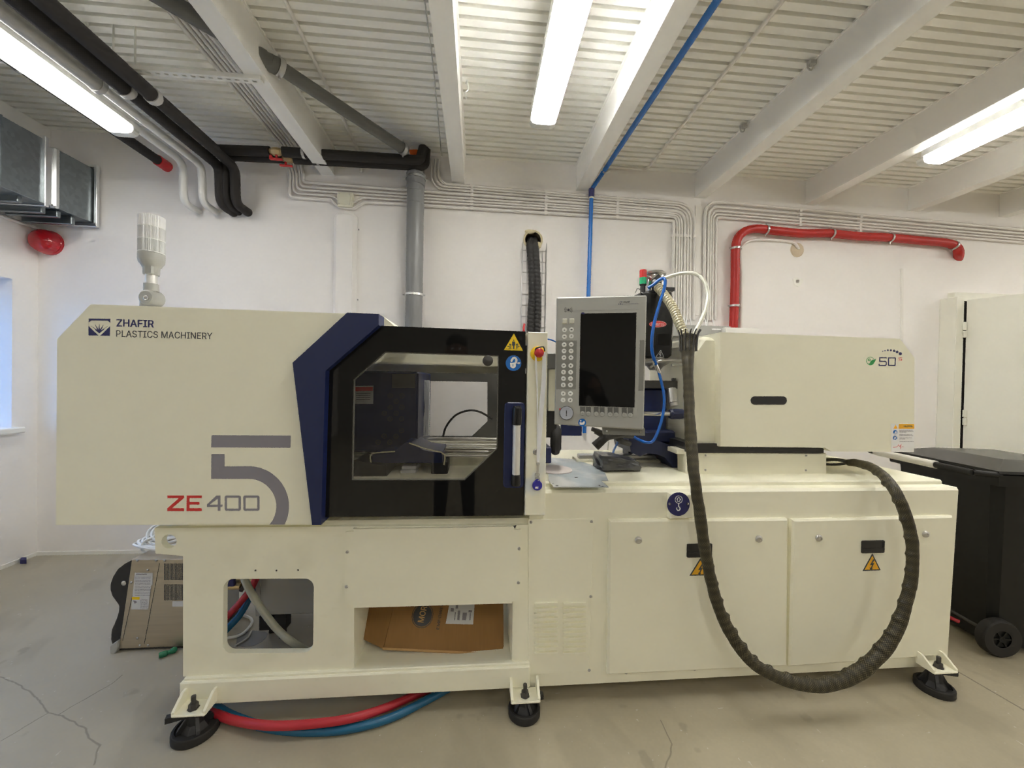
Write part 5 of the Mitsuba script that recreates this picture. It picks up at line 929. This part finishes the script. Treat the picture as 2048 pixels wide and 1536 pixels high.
one('white_sleeve', tube(spline(px3([(1650, 917, 2.10), (1675, 919, 2.06), (1700, 923, 2.02), (1712, 926, 1.98)]), 6), .008, 8), 'white_tube', 'white tube leaving the end of the braided sleeve on the table', 'tube', smooth=40)

# ------------------------------------------------------------------ things on the machine
LA = thing('lanyard', 'white ribbon lanyard hanging from the red emergency stop with a blue key fob', 'lanyard')
def ribbon(L, w, th_=.0012):
    P = spline(px3(L), 8); tg = np.gradient(P, axis=0); tg /= np.linalg.norm(tg, axis=1, keepdims=True); sd = np.cross(tg, [0, 1.0, 0]); sd /= np.linalg.norm(sd, axis=1, keepdims=True); w = np.interp(np.linspace(0, 1, len(P)), np.linspace(0, 1, len(w)), w)[:, None] / 2; o = np.array([0, th_, 0])
    V = np.stack([P - sd * w, P + sd * w, P + sd * w + o, P - sd * w + o], 1).reshape(-1, 3); n = len(P); F_ = []
    for k in range(n - 1):
        for j in range(4): a, b = k * 4 + j, k * 4 + (j + 1) % 4; F_ += [(a, b, b + 4), (a, b + 4, a + 4)]
    return trimesh.Trimesh(V, F_, process=False)
obj('ribbon', cat([ribbon([(1088, 704, 1.615), (1088.5, 728, 1.62), (1087, 770, 1.63), (1082.5, 820, 1.64), (1079.5, 870, 1.643), (1076.5, 912, 1.645), (1076, 928, 1.645)], [.014, .017, .021, .021, .019, .015, .009]),
    ribbon([(1071.5, 706, 1.615), (1072, 730, 1.63), (1074.5, 780, 1.64), (1075, 850, 1.648), (1075, 928, 1.647)], [.006, .009, .006, .006, .005])]), 'ribbon', LA, 30)
obj('loop', tube(spline(px3([(1070.5, 703, 1.62), (1072, 697, 1.61), (1080, 694.5, 1.605), (1087, 694, 1.61), (1089.5, 702, 1.615)]), 6), .0028, 6), 'black_plastic', LA, 40)
cz = px3([(1076, 928), (1075.5, 938), (1074.5, 948), (1075, 957)], 1.643)
obj('clasp', cat([torus(cz[0], (0, 1, 0), .006, .002, 14, 6), tube(spline(cz[:3], 6), .0048, 8), torus(cz[2] + [0, 0, -.004], (0, 1, .3), .010, .0024, 16, 6), torus(cz[3], (.3, 1, 0), .009, .0022, 16, 6)]), 'chrome', LA, 40)
ff = YF(1.645); u, v = ff.uv(1074.5, 971); pr = unary_union([Point(u, v).buffer(.0215), Point(u, v + .019).buffer(.009)]).convex_hull
FB = obj('key_fob', slab(ff, pr, -.003, .004, .0022), 'fob_blue', LA, 30, label='blue teardrop key fob'); obj('fob_print', cat([ext(ff, sbox(u - .008, v - .003, u + .005, v - .0018), .0041, .0045), ext(ff, sbox(u - .009, v - .0125, u + .004, v - .0055), .0041, .0045)]), 'white_ink', FB)
zb = zl + .0005; Cq = crop(1040, 780, 6.98)
PL = [atz(x, y, zl + .003) for x, y in Cq([(405, 1275), (475, 1366), (1245, 1371), (1180, 1300)])]; zp2 = zp + .001
pl2 = [atz(x, y, zp2 + .003) for x, y in Cq([(398, 1262), (475, 1353), (1238, 1353), (1130, 1262), (1230, 1262), (1160, 1095), (760, 968), (395, 940)])]
P2 = Polygon([(p[0], p[1]) for p in pl2]); FZ = Frame((0, 0, 0), (1, 0, 0), (0, 1, 0))
t = thing('metal_plate', 'thin metal plate under scuffed blue-white film lying on the machine table', 'plate'); obj('sheet', ext(FZ, P2.buffer(0), zp2, zp2 + .003), 'plate_film', t); obj('bolt_hole', disc(FZ, *atz(1152, 955, zp2 + .003)[:2], .008, zp2 + .003, zp2 + .0035, 14), 'dark_ink', t)
obj('arrow_marks', cat([disc(FZ, *atz(x, y, zp2 + .003)[:2], r, zp2 + .003, zp2 + .0034, 10) for x, y, r in ((1106, 967.5, .004), (1114, 971.5, .007), (1199, 971, .006), (1205, 972.5, .006), (1137, 918, .005))]), 'dark_ink', t)
c = atz(1110, 934, zp2 + .02); one('sealing_disc', lathe([(0, 0), (.088, 0), (.090, .003), (.088, .007), (0, .007)], (c[0], c[1], zp2 + .0035), n=36), 'seal_pink', 'flat pale disc lying on the metal plate beside the black ring', 'disc', smooth=30)
# plastic bag
bc = [atz(x, y, zp2 + z) for x, y, z in ((1197, 936, .004), (1225, 946, .004), (1282, 944, .004), (1281, 926, .03), (1258, 917, .085), (1245, 911, .10), (1205, 911, .10), (1196, 920, .06))]
c0, c1, c2 = atz(1198, 942, zp2), atz(1282, 944, zp2), atz(1240, 925, zp2)
bm = trimesh.creation.box(extents=(c1[0] - c0[0] - .01, .16, .082)); bm = bm.subdivide().subdivide().subdivide().subdivide()
V = np.array(bm.vertices); hx = (c1[0] - c0[0]) / 2; tp = np.clip((V[:, 0] + hx) / (2 * hx), 0, 1); V[:, 2] += .041; V[:, 2] *= 1 - .42 * tp ** 1.5; V[:, 1] *= 1 - .12 * tp
nz = meshkit.fbm(V * [30, 30, 45], 3, 3) - .5; nn = meshkit.noise(V * [90, 60, 90], 8) - .5; d_ = V - V.mean(0); d_ /= np.linalg.norm(d_, axis=1, keepdims=True); V = V + d_ * (nz * .034 + nn * .010)[:, None]; V[:, 2] = np.maximum(V[:, 2], 0) + zp2 + .004; V[:, 0] += (c0[0] + c1[0]) / 2; V[:, 1] += c1[1] + .065
bm2 = trimesh.Trimesh(V, bm.faces, process=True); trimesh.smoothing.filter_taubin(bm2, iterations=3)
one('plastic_bag', bm2, 'bag_film', 'crumpled shiny black plastic bag on the machine table', 'bag', smooth=25)
one('blue_wire', tube(spline(px3([(1244, 872, 2.1), (1235, 886, 2.2), (1228, 900, 2.25), (1224, 912, 2.28)]), 6), .006, 8), 'blue_tube', 'thin blue tube below the control panel bracket', 'tube', smooth=40)
one('thin_rod', bar(at(1217.5, 883, 2.6), at(1214, 915, 2.6), .0045, 6), 'screw_steel', 'thin grey rod standing at the back of the table under the control panel', 'rod')
one('blue_wire', tube(spline(px3([(1092, 678, 2.1), (1103, 680, 2.1), (1116, 686, 2.1)]), 6), .004, 8), 'blue_tube', 'thin dark blue tube between the cream pillar and the control panel', 'tube', smooth=40)
# signal tower on the clamp cover
ST = thing('signal_tower', 'clear ribbed signal tower on a grey swivel base above the left cover', 'signal tower')
YS_ = 1.95; tc = at(303, 520, YS_); tz = lambda y: at(303, y, YS_)[2]; tx = tc[0]
def ribcyl(r, z0, z1, n=44):
    th = np.linspace(0, 2 * np.pi, n * 4, endpoint=False); rr = r * (1 + .022 * np.cos(th * n)); return ext(Frame((tx, YS_, 0), (1, 0, 0), (0, 1, 0)), Polygon(np.c_[rr * np.cos(th), rr * np.sin(th)]), z0, z1)
ys = (507, 482, 457, 434)
for k in range(3): obj('lens', ribcyl(.0475, tz(ys[k]) + .002, tz(ys[k + 1])), ('lens_low', 'lens_mid', 'lens_clear')[k], ST, 40); obj('lens_ring', lathe([(.044, tz(ys[k]) - .001), (.0485, tz(ys[k]) - .001), (.0485, tz(ys[k]) + .003), (.044, tz(ys[k]) + .003)], (tx, YS_, 0), n=32), 'white_cable', ST, 30)
obj('collar', lathe([(0, tz(550)), (.030, tz(550)), (.031, tz(537)), (.036, tz(533)), (.0475, tz(525)), (.049, tz(520)), (.049, tz(508)), (0, tz(508))], (tx, YS_, 0), n=32), 'light_grey', ST, 30); obj('collar_rib', box(tx + .012, tx + .026, YS_ - .036, YS_ - .02, tz(550), tz(535)), 'light_grey', ST)
obj('pole', bar((tx, YS_, tz(600)), (tx, YS_, tz(548)), .0225, 24), 'silver_tube', ST, 40); obj('pole_ring', bar((tx, YS_, tz(583)), (tx, YS_, tz(568)), .028, 24), 'light_grey', ST, 40)
jx = tx + .002; obj('swivel', cat([lathe([(0, -.034), (.028, -.034), (.036, -.026), (.038, -.01), (.038, .03), (0, .03)], (jx, YS_, tz(597)), (0, 1, 0), 28), box(jx - .04, jx - .004, YS_ - .026, YS_ + .03, 1.73, tz(597) + .012, .01), box(jx - .04, jx + .035, YS_ - .035, YS_ + .035, 1.725, 1.745, .005)]), 'light_grey', ST, 30)
obj('swivel_screw', lathe([(.012, -.034), (.012, -.038), (.009, -.040), (.006, -.038), (0, -.038)], (jx + .004, YS_, tz(599)), (0, 1, 0), 16), 'screw_steel', ST, 30)
# cable box on the wall behind the injection unit
CB = thing('cable_box', 'low grey-cream wall box below the ends of the vertical conduits', 'box')
block('body', 1340, 652.5, 1462, 672, 3.05, .29, 'light_grey', .004, CB); block('lower_body', 1340, 676, 1440, 760, 3.09, .25, 'light_grey', .004, CB); block('recess', 1340, 670, 1440, 678, 3.10, .2, 'dark_iron', 0, CB); block('lid', 1450, 656.5, 1518, 690, 3.0, .3, 'rim_white', .004, CB); block('label_strip', 1424, 657.5, 1443, 659.5, 3.046, .01, 'white_ink', 0, CB)

# ------------------------------------------------------------------ below and beside the machine
TC = thing('temperature_controller', 'stainless temperature controller with black moulded end standing behind the machine leg', 'machine')
YQ = 2.17; FQ = YF(YQ); front = [(262, 1120), (372, 1117.5), (478, 1116), (474, 1298), (366, 1302), (240, 1304)]
bl = FQ.uv(237, 1302); br = FQ.uv(402, 1300); tlq = FQ.uv(263, 1120); trq = FQ.uv(404, 1118); Z0 = .016
fp = Polygon([(bl[0], Z0), (br[0], Z0), (trq[0], trq[1]), (tlq[0], trq[1] + .005)]); obj('front_panel', slab(FQ, fp, -.32, 0, .003), 'stainless', TC); obj('side_panel', box(trq[0] + .001, trq[0] + .004, YQ + .006, YQ + .318, Z0 + .004, trq[1] - .006), 'side_grey', TC); obj('grip_hole', hull([(trq[0] + .004, YQ + .22 + a * .03, .30 + b * .035) for a, b in ((-1, -.6), (-.6, -1), (.6, -1), (1, -.6), (1, .6), (.6, 1), (-.6, 1), (-1, .6))] + [(trq[0] + .0055, YQ + .22, .30)]), 'dark_ink', TC)
obj('base_plate', slab(FQ, Polygon([(bl[0] - .02, .0), (br[0], .0), (br[0], Z0 - .002), (bl[0] - .005, Z0 - .002)]), -.38, -.01, .003), 'dark_iron', TC)
C1 = crop(200, 1040, 5.296); fk = YF(YQ + .03)
obj('moulded_end', ext(fk, pxp(fk, [*C1([(380, 425), (330, 430), (260, 465), (190, 520), (140, 600), (112, 680), (112, 740), (130, 800), (165, 850), (195, 890), (205, 920), (200, 970), (180, 1040), (150, 1110), (128, 1160), (120, 1210), (120, 1270), (130, 1310), (250, 1330), (420, 700)])]), -.3, 0), 'black_plastic', TC)
obj('corner_foot', slab(FQ, FQ.poly(C1([(125, 1320), (210, 1260), (215, 1330), (170, 1420), (125, 1395)])), -.1, .012, .003), 'light_grey', TC)
screws(TC, fk, [C1([(255, 668)])[0]], .001, .012, 'knob', 'chrome'); screws(TC, FQ, C1([(398, 430), (598, 430), (687, 430), (508, 530), (335, 662), (400, 1252), (512, 1325), (425, 1328)]), 0, .006)
obj('seam', cat([ext(FQ, pxp(FQ, LineString(C1(L)).buffer(.45, cap_style=2)), -.001, .0008) for L in ([(632, 455), (470, 1310)], [(378, 640), (240, 1280)])]), 'dark_iron', TC)
for j, (y0, y1) in enumerate(((460, 635), (680, 850))):
    vs = [ext(FQ, pxp(FQ, C1([(680 + k * 14.6, y0), (687 + k * 14.6, y0), (687 + k * 14.6, y1), (680 + k * 14.6, y1)])), -.002, .001) for k in range(24)]
    for g in vs: obj('vent_slit', g, 'dark_ink', TC)
stick(TC, FQ, 'rating_label', [C1([(372, 558), (562, 560), (558, 690), (545, 690), (512, 948), (332, 945), (345, 800), (360, 690)])], 'pale_ink', .001, label='long grey-white rating label')
stick(TC, FQ, 'label_print', [C1([(385, 568), (500, 568), (500, 577), (385, 577)]), *[C1([(372, y), (540, y), (540, y + 3), (372, y + 3)]) for y in range(602, 800, 16)], C1([(355, 850), (385, 855), (395, 870), (370, 885)]), *[C1([(430, y), (510, y), (510, y + 3), (430, y + 3)]) for y in range(840, 940, 14)]], 'grey_ink', .0016)
stick(TC, FQ, 'label_stripe', [C1([(342, 812), (425, 812), (420, 842), (340, 842)])], 'yellow_ink', .0016); stick(TC, FQ, 'small_label', [C1([(770, 858), (980, 858), (980, 915), (768, 915)])], 'pale_ink', .001)
# coil of white cable on top of it
zt2 = trq[1]; cw = []; rng = np.random.default_rng(4)
for k in range(5):
    ph = np.linspace(0, 2 * np.pi, 40); cx, cy = at(338, 1100, 2.34)[0], 2.34; rx = .17 - .012 * k; cw.append(np.c_[cx + .01 * k + rx * np.cos(ph), cy + (.09 - .006 * k) * np.sin(ph), zt2 + .02 + .010 * k + .012 * np.sin(ph * 2 + k) + (.05 * np.clip(np.cos(ph - 2.6), 0, 1) if k > 2 else 0)])
one('cable_coil', tube(np.vstack(cw), .0065, 8), 'white_cable', 'coil of white cable lying on the stainless controller, partly behind the machine leg', 'cable', smooth=40)
one('cable_loop', tube(spline(px3([(360, 1040, 2.3), (312, 1071, 2.3), (290, 1082, 2.28), (283, 1094, 2.27), (288, 1103, 2.27), (310, 1108, 2.27), (350, 1106, 2.3)]), 8), .0065, 8), 'white_cable', 'single loop of white cable rising from the coil behind the machine leg', 'cable', smooth=40)
gp = atz(327, 1308, .015); one('green_plug', cat([lathe([(0, 0), (.012, 0), (.014, .01), (.014, .03), (.010, .034), (.010, .05), (0, .05)], (gp[0] - .015, gp[1] - .01, .014), (.8, .6, .0), 12), sphere((gp[0] + .03, gp[1] + .025, .016), .016, (1, 1, .9))]), 'green_plug', 'small green plug on the floor in front of the stainless controller', 'plug', smooth=30)
# water hoses
def hosepath(L): return spline(np.array([at(x, y, d) if d > 0 else atz(x, y, -d) for x, y, d in L]), 10)
one('red_hose', tube(hosepath([(520, 1140, 2.1), (500, 1180, 2.1), (470, 1217, 2.08), (445, 1243, 2.04), (415, 1290, 1.98), (390, 1360, 1.92), (392, 1400, 1.82), (428, 1424, -.03), (470, 1441, -.035), (540, 1451, -.052), (620, 1448, -.055), (700, 1437, -.052), (770, 1416, -.035), (830, 1390, -.018), (900, 1360, -.018)]), .0165, 14), 'red_hose', 'red water hose curving over the floor under the left front of the machine', 'hose', smooth=40)
one('blue_hose', tube(hosepath([(512, 1120, 2.2), (507, 1170, 2.2), (499, 1195, 2.15), (478, 1232, 2.1), (445, 1268, 2.05), (415, 1310, 2.0), (398, 1370, 1.93), (402, 1395, 1.86), (430, 1412, -.035), (470, 1434, -.024), (540, 1456, -.018), (620, 1463, -.018), (700, 1457, -.018), (780, 1436, -.018), (850, 1402, -.018), (900, 1375, -.018)]), .0165, 14), 'blue_hose', 'blue water hose running beside the red one on the floor under the machine', 'hose', smooth=40)
one('cream_hose', tube(hosepath([(485, 1145, 2.0), (492, 1165, 1.98), (505, 1190, 1.96), (528, 1225, 1.94), (558, 1262, 1.92), (590, 1288, 1.90), (625, 1306, -.016), (680, 1325, -.016)]), .0165, 12), 'cream_hose', 'grey-cream hose sagging across the window of the machine base', 'hose', smooth=40)
one('white_wire', tube(hosepath([(478, 1229, -.012), (490, 1232, -.01), (500, 1236, -.01), (504, 1244, -.01), (497, 1256, -.01), (480, 1270, -.01), (452, 1277, -.01)]), .0075, 10), 'white_cable', 'white cable loop on the floor seen through the base window', 'cable', smooth=40)
one('dark_wire', tube(hosepath([(503, 1262, -.006), (495, 1276, -.006), (470, 1292, -.006)]), .005, 8), 'grey_pipe', 'dark cable lying on the floor seen through the base window', 'cable', smooth=40)
t = thing('water_manifold', 'brass water manifold with blue handle behind the base window', 'manifold')
obj('body', cat([bar(at(440, 1173, 2.10), at(482, 1172, 2.10), .016, 12), bar(at(440, 1161, 2.12), at(515, 1160, 2.12), .018, 12)]), 'brass', t, 30); obj('handle', box(*[w for p in zip(at(456, 1168, 2.08) - [.015, .01, .01], at(466, 1160, 2.08) + [.01, .01, .012]) for w in p], .003), 'navy_ink', t); obj('nut', lathe([(0, 0), (.018, 0), (.020, .008), (.018, .02), (0, .02)], at(482, 1174, 2.10), (1, .2, -.6), 6), 'dark_iron', t)
DR = thing('grey_cabinet', 'light grey cabinet on castors behind the machine, seen through the base window', 'cabinet')
yg = 2.15; ga, gb = at(513, 1231.5, yg), at(760, 1100, yg); obj('body', box(ga[0], ga[0] + .62, yg, yg + .36, ga[2], .80, .006), 'side_grey', DR); obj('side_edge', box(ga[0] - .004, ga[0] + .02, yg - .006, yg + .02, ga[2], .80, .002), 'side_grey', DR)
for x, y in ((545, 1240), (575, 1238), (700, 1236)):
    p = atz(x, y + 8, .045); obj('castor', cat([lathe([(0, -.018), (.04, -.018), (.045, -.012), (.045, .012), (.04, .018), (0, .018)], (p[0], yg + .09 + (.05 if x == 545 else 0), .045), (1, .5, 0), 20), box(p[0] - .03, p[0] + .03, yg + .06, yg + .12, .06, ga[2] + .002)]), 'black_rubber', DR, 30)
# spill on the floor
sp = [atz(x, y, 0) for x, y in ((474, 1292), (476, 1268), (500, 1262), (528, 1264), (534, 1268), (530, 1276), (522, 1284), (508, 1291), (490, 1293))]
one('wet_patch', ext(FZ, Polygon([(p[0], p[1]) for p in sp]).buffer(.01).buffer(-.006), .0004, .0012), 'grey_pvc', 'dark wet patch on the floor seen through the base window', 'puddle')
# flattened carton in the storage bay
KB = thing('cardboard_carton', 'flattened brown carton with a dark oval print in the storage bay of the machine base', 'carton')
FK2 = Frame(at(870, 1304, 1.80), (1, .06, 0), (0.02, .62, .78)); C6 = crop(690, 1170, 5.689)
pan = Polygon(FK2.poly(C6([(600, 60), (440, 720), (1650, 785), (1765, 800), (1805, 700), (1800, 60)])))
obj('panel', ext(FK2, pan, -.008, 0), 'cardboard', KB)
a, b = np.array(FK2.pt(*FK2.uv(*C6([(600, 60)])[0]))), np.array(FK2.pt(*FK2.uv(*C6([(430, 728)])[0])))
fx = np.array([-.86, .45, .1]); FK3 = Frame(b, -fx, a - b); fl = Polygon(FK3.poly(C6([(600, 60), (432, 728), (170, 598), (168, 415), (272, 240), (380, 60)]))); obj('side_flap', ext(FK3, fl, -.008, 0), 'cardboard', KB)
q = FK2.poly(C6([(430, 712), (1650, 770), (1765, 795), (1765, 808), (1650, 800), (430, 736)])); obj('crushed_edge', ext(FK2, Polygon(q), -.012, .006), 'card_edge', KB); obj('crushed_corner', sphere(FK2.pt(*FK2.uv(*C6([(1710, 775)])[0]), -.002), .014, (1.4, .8, .9)), 'card_edge', KB)
el0 = affinity.rotate(affinity.scale(Point(0, 0).buffer(1), 25.5, 21), -72).buffer(0); el0 = affinity.translate(el0, *C6([(882, 348)])[0])
obj('oval_print', cat([ext(FK2, pxp(FK2, el0.difference(affinity.scale(el0, .95, .95))), .0002, .0008), ext(FK2, pxp(FK2, affinity.scale(el0, .88, .88)), .0002, .0008)]), 'dark_ink', KB)
def vtext(s, x0, y0, x1, y1, hp, m, name, bold):
    a, b = np.array(FK2.uv(x0, y0)), np.array(FK2.uv(x1, y1)); L = np.linalg.norm(b - a); h = abs(FK2.uv(x0 + hp, y0)[0] - a[0]); obj(name, text(FK2, s, a[0], a[1], h, .0009, .0006, bold, L, math.atan2(*(b - a)[::-1])), m, KB)
vtext('MORETTO', *C6([(888, 438)])[0], *C6([(985, 40)])[0], 11.5, 'card_edge', 'brand_print', True)
vtext('EMPOWERING PLASTICS', *C6([(1068, 512)])[0], *C6([(1190, -180)])[0], 5.5, 'dark_ink', 'slogan_print', False)
stick(KB, FK2, 'paper_label', [C6([(1200, 150), (1480, 150), (1457, 450), (1146, 440)])], 'pale_ink', .0003, label='white paper shipping label')
stick(KB, FK2, 'label_print', [C6([(1205, 262), (1240, 264), (1237, 304), (1200, 302)]), C6([(1262, 200), (1290, 200), (1286, 268), (1258, 268)]), C6([(1285, 290), (1312, 290), (1302, 400), (1276, 398)]), C6([(1250, 310), (1262, 310), (1252, 400), (1242, 400)]), C6([(1340, 315), (1388, 315), (1378, 400), (1332, 400)]), C6([(1408, 285), (1446, 287), (1444, 312), (1404, 310)]), C6([(1420, 320), (1432, 320), (1428, 400), (1414, 400)])], 'grey_ink', .0009)
# wheeled bin
WB = thing('wheeled_bin', 'black two-wheeled refuse bin with closed lid right of the machine', 'bin')
A0 = atz(1982, 1303, 0); B0 = atz(1906, 1257, 0); e1 = (B0 - A0) / np.linalg.norm(B0 - A0); e2 = np.array([-e1[1], e1[0], 0]);
if e2[0] < 0: e2 = -e2
HT = 1.0; Wb, Db = .50, .54
def bp(s, d, z, g=0.0): return A0 + e1 * (s * Wb + (s - .5) * 2 * g) + e2 * (d * Db + (d - .45) * 2 * g) + [0, 0, z]
k = []
for z, g in ((.03, .0), (.95, .055)): k += [bp(s + a, d + b, z, g) for s, d in ((0, 0), (1, 0), (1, 1), (0, 1)) for a, b in (((.06, 0), (0, .06)) if (s, d) == (0, 0) else ((-.06, 0), (0, .06)) if (s, d) == (1, 0) else ((-.06, 0), (0, -.06)) if (s, d) == (1, 1) else ((.06, 0), (0, -.06)))]
obj('body', hull(k), 'bin_plastic', WB)
obj('rim', hull([bp(s, d, z, g) for s in (0, 1) for d in (0, 1) for z, g in ((.93, .075), (.99, .08), (.995, .072))]), 'bin_plastic', WB)
obj('lid', hull([bp(s, d, .998, .082) for s in (0, 1) for d in (0, 1)] + [bp(s, d, 1.012, .078) for s in (0, 1) for d in (0, 1)] + [bp(s, d, 1.055, -.02) for s in (.08, .92) for d in (.15, .85)]), 'black_satin', WB)
hA, hB = bp(.02, -.02, 1.0, .09) - e2 * .10, bp(.98, -.02, 1.0, .09) - e2 * .10
obj('handle', cat([bar(hA, hB, .018, 12), *[bar(h, h + e2 * .14 + [0, 0, -.01], .016, 10) for h in (hA + e1 * .01, hA + (hB - hA) * .5, hB - e1 * .01)]]), 'bin_plastic', WB, 40)
obj('handle_grip', bar(hA + (hB - hA) * .30, hA + (hB - hA) * .93, .0225, 14), 'rim_white', WB, 40, label='worn white band on the bin handle')
lu = bp(.40, .30, 1.051, 0)
def wheel(c): 
    return cat([lathe([(.045, -.022), (.055, -.026), (.092, -.026), (.1, -.016), (.1, .016), (.092, .026), (.055, .026), (.045, .022)], c, e1, 36)]), cat([lathe([(0, -.018), (.016, -.022), (.018, -.012), (.046, -.014), (.046, .014), (0, .014)], c, e1, 24)] + [hull([tuple(c + r * (math.cos(a) * e2 + math.sin(a) * np.array([0, 0, 1])) + w * e1 + .004 * (-math.sin(a) * e2 + math.cos(a) * np.array([0, 0, 1])) * s) for r in (.015, .046) for w in (-.02, 0) for s in (-1, 1)]) for a in np.arange(6) * math.pi / 3])
for c in (A0 - e1 * .03 - e2 * .0 + [0, 0, .1], A0 + e1 * (Wb + .03) + [0, 0, .1]):
    m1, m2 = wheel(c); wk_ = obj('wheel', m1, 'black_rubber', WB, 40); obj('hub', m2, 'bin_plastic', wk_, 30)
obj('axle', bar(A0 - e1 * .03 + [0, 0, .1], A0 + e1 * (Wb + .03) + [0, 0, .1], .012, 10), 'dark_iron', WB, 40)
one('red_stub', bar(atz(1898, 1234, .12), atz(1919, 1244, .11), .010, 10), 'red_hose', 'short end of a red hose poking out between the machine and the bin', 'hose', smooth=40)
# ------------------------------------------------------------------ the photographer, seen as a dark reflection in the glossy door
def chain(joints, closed=()):
    """Hulls of spheres along bones, united."""
    out = None
    for a, b in joints:
        P = []
        for (c, r) in (a, b): P.append(m3.Manifold.sphere(r, 16).translate(tuple(map(float, c))))
        h = m3.Manifold.batch_hull(P); out = h if out is None else out + h
    return out
px_, py_ = -0.20, -0.34
J = lambda x, y, z, r: ((px_ + x, py_ + y, z), r)
hip, waist, chest, neckb, neck, head = J(0, 0, .96, .135), J(0, .01, 1.14, .125), J(0, .0, 1.36, .135), J(0, .0, 1.50, .075), J(0, .02, 1.58, .052), J(0, .03, 1.72, .088)
chin, crown = J(0, .065, 1.645, .045), J(0, .01, 1.745, .090)
shl, shr = J(-.19, 0, 1.45, .062), J(.19, 0, 1.45, .062); ell, elr = J(-.27, .06, 1.20, .045), J(.33, .06, 1.20, .045); wrl, wrr = J(.08, .235, 1.40, .028), J(.30, .245, 1.39, .028)
hil, hir = J(-.10, 0, .92, .095), J(.10, 0, .92, .095); knl, knr = J(-.12, .03, .50, .058), J(.12, .03, .50, .058); anl, anr = J(-.14, -.01, .10, .042), J(.14, -.01, .10, .042); tol, tor = J(-.16, .15, .04, .036), J(.16, .15, .04, .036)
torso = [(hip, waist), (waist, chest), (chest, neckb), (shl, chest), (shr, chest), (shl, neckb), (shr, neckb), (hil, hip), (hir, hip)]
armsb = [(shl, ell), (ell, wrl), (shr, elr), (elr, wrr)]; legs = [(hil, knl), (knl, anl), (hir, knr), (knr, anr)]
def hand(w, s):
    c = np.array(w[0]); out = [((tuple(c), .024), (tuple(c + [s * .012, .045, .030]), .026))]; palm = c + [s * .012, .05, .03]
    for j, (L, dx) in enumerate(((.070, -.030), (.080, -.010), (.075, .010), (.060, .028))):
        a = palm + [s * dx * .4, .012, .012 + dx]; b = a + [s * -.020, L * .45, .0]; d = b + [s * -.028, L * .1, 0]; out += [((tuple(a), .0095), (tuple(b), .0085)), ((tuple(b), .0085), (tuple(d), .0075))]
    t0 = palm + [s * -.012, -.01, .03]; out += [((tuple(t0), .011), (tuple(t0 + [s * -.012, .02, .028]), .0095)), ((tuple(t0 + [s * -.012, .02, .028]), .0095), (tuple(t0 + [s * -.022, .035, .034]), .008))]; return out
HL, HR_ = hand(wrl, -1), hand(wrr, 1)
grow = lambda L, g: [((a[0], a[1] + g), (b[0], b[1] + g)) for a, b in L]
face = [(neckb, neck), (neck, head), (head, chin), (head, crown), (J(0, .115, 1.70, .016), J(0, .10, 1.735, .012)), (J(-.088, .02, 1.70, .018), J(-.09, .01, 1.735, .014)), (J(.088, .02, 1.70, .018), J(.09, .01, 1.735, .014))]
def soft(j, L=.02, it=8):
    m = man(chain(j).refine_to_length(L)); m.merge_vertices(); trimesh.smoothing.filter_taubin(m, iterations=it); return m
PE = thing('person', 'person in dark clothes holding up a phone, mirrored in the black door', 'person')
obj('body', soft(face + torso + armsb + legs + [(anl, tol), (anr, tor)] + HL + HR_, .015, 6), 'skin', PE, True)
obj('shirt', soft(grow([t for t in torso if t[0] not in (hil, hir)] + [(shl, ell), (shr, elr), (ell, (tuple(np.array(ell[0]) * .25 + np.array(wrl[0]) * .75), .031)), (elr, (tuple(np.array(elr[0]) * .25 + np.array(wrr[0]) * .75), .031))], .012)), 'cloth_dark', PE, True)
obj('trousers', soft(grow(legs + [(hil, hip), (hir, hip)], .011)), 'cloth_denim', PE, True)
obj('shoe', soft([(J(-.14, -.04, .05, .048), J(-.165, .17, .04, .04))]), 'black_rubber', PE, True); obj('shoe', soft([(J(.14, -.04, .05, .048), J(.165, .17, .04, .04))]), 'black_rubber', PE, True)
obj('hair', soft([(J(0, -.015, 1.775, .088), J(0, -.03, 1.70, .088)), (J(-.03, .03, 1.79, .07), J(.03, .03, 1.79, .07))], .015), 'hair_dark', PE, True)
for s in (-1, 1): obj('eye', sphere(J(s * .033, .108, 1.725, 0)[0], .011), 'white_ink', PE, True)
obj('mouth', sphere(J(0, .105, 1.662, 0)[0], .02, (1, .35, .28)), 'red_plastic', PE, True)
PH = thing('phone', 'black phone held up by the person mirrored in the black door', 'phone'); obj('case', box(-.06, .09, -.034, -.026, 1.408, 1.484, .003), 'black_plastic', PH); obj('lens', lathe([(0, 0), (.006, 0), (.007, -.001), (.0, -.0012)], (0.0, -.0255, 1.45), (0, -1, 0), 14), 'black_gloss', PH)
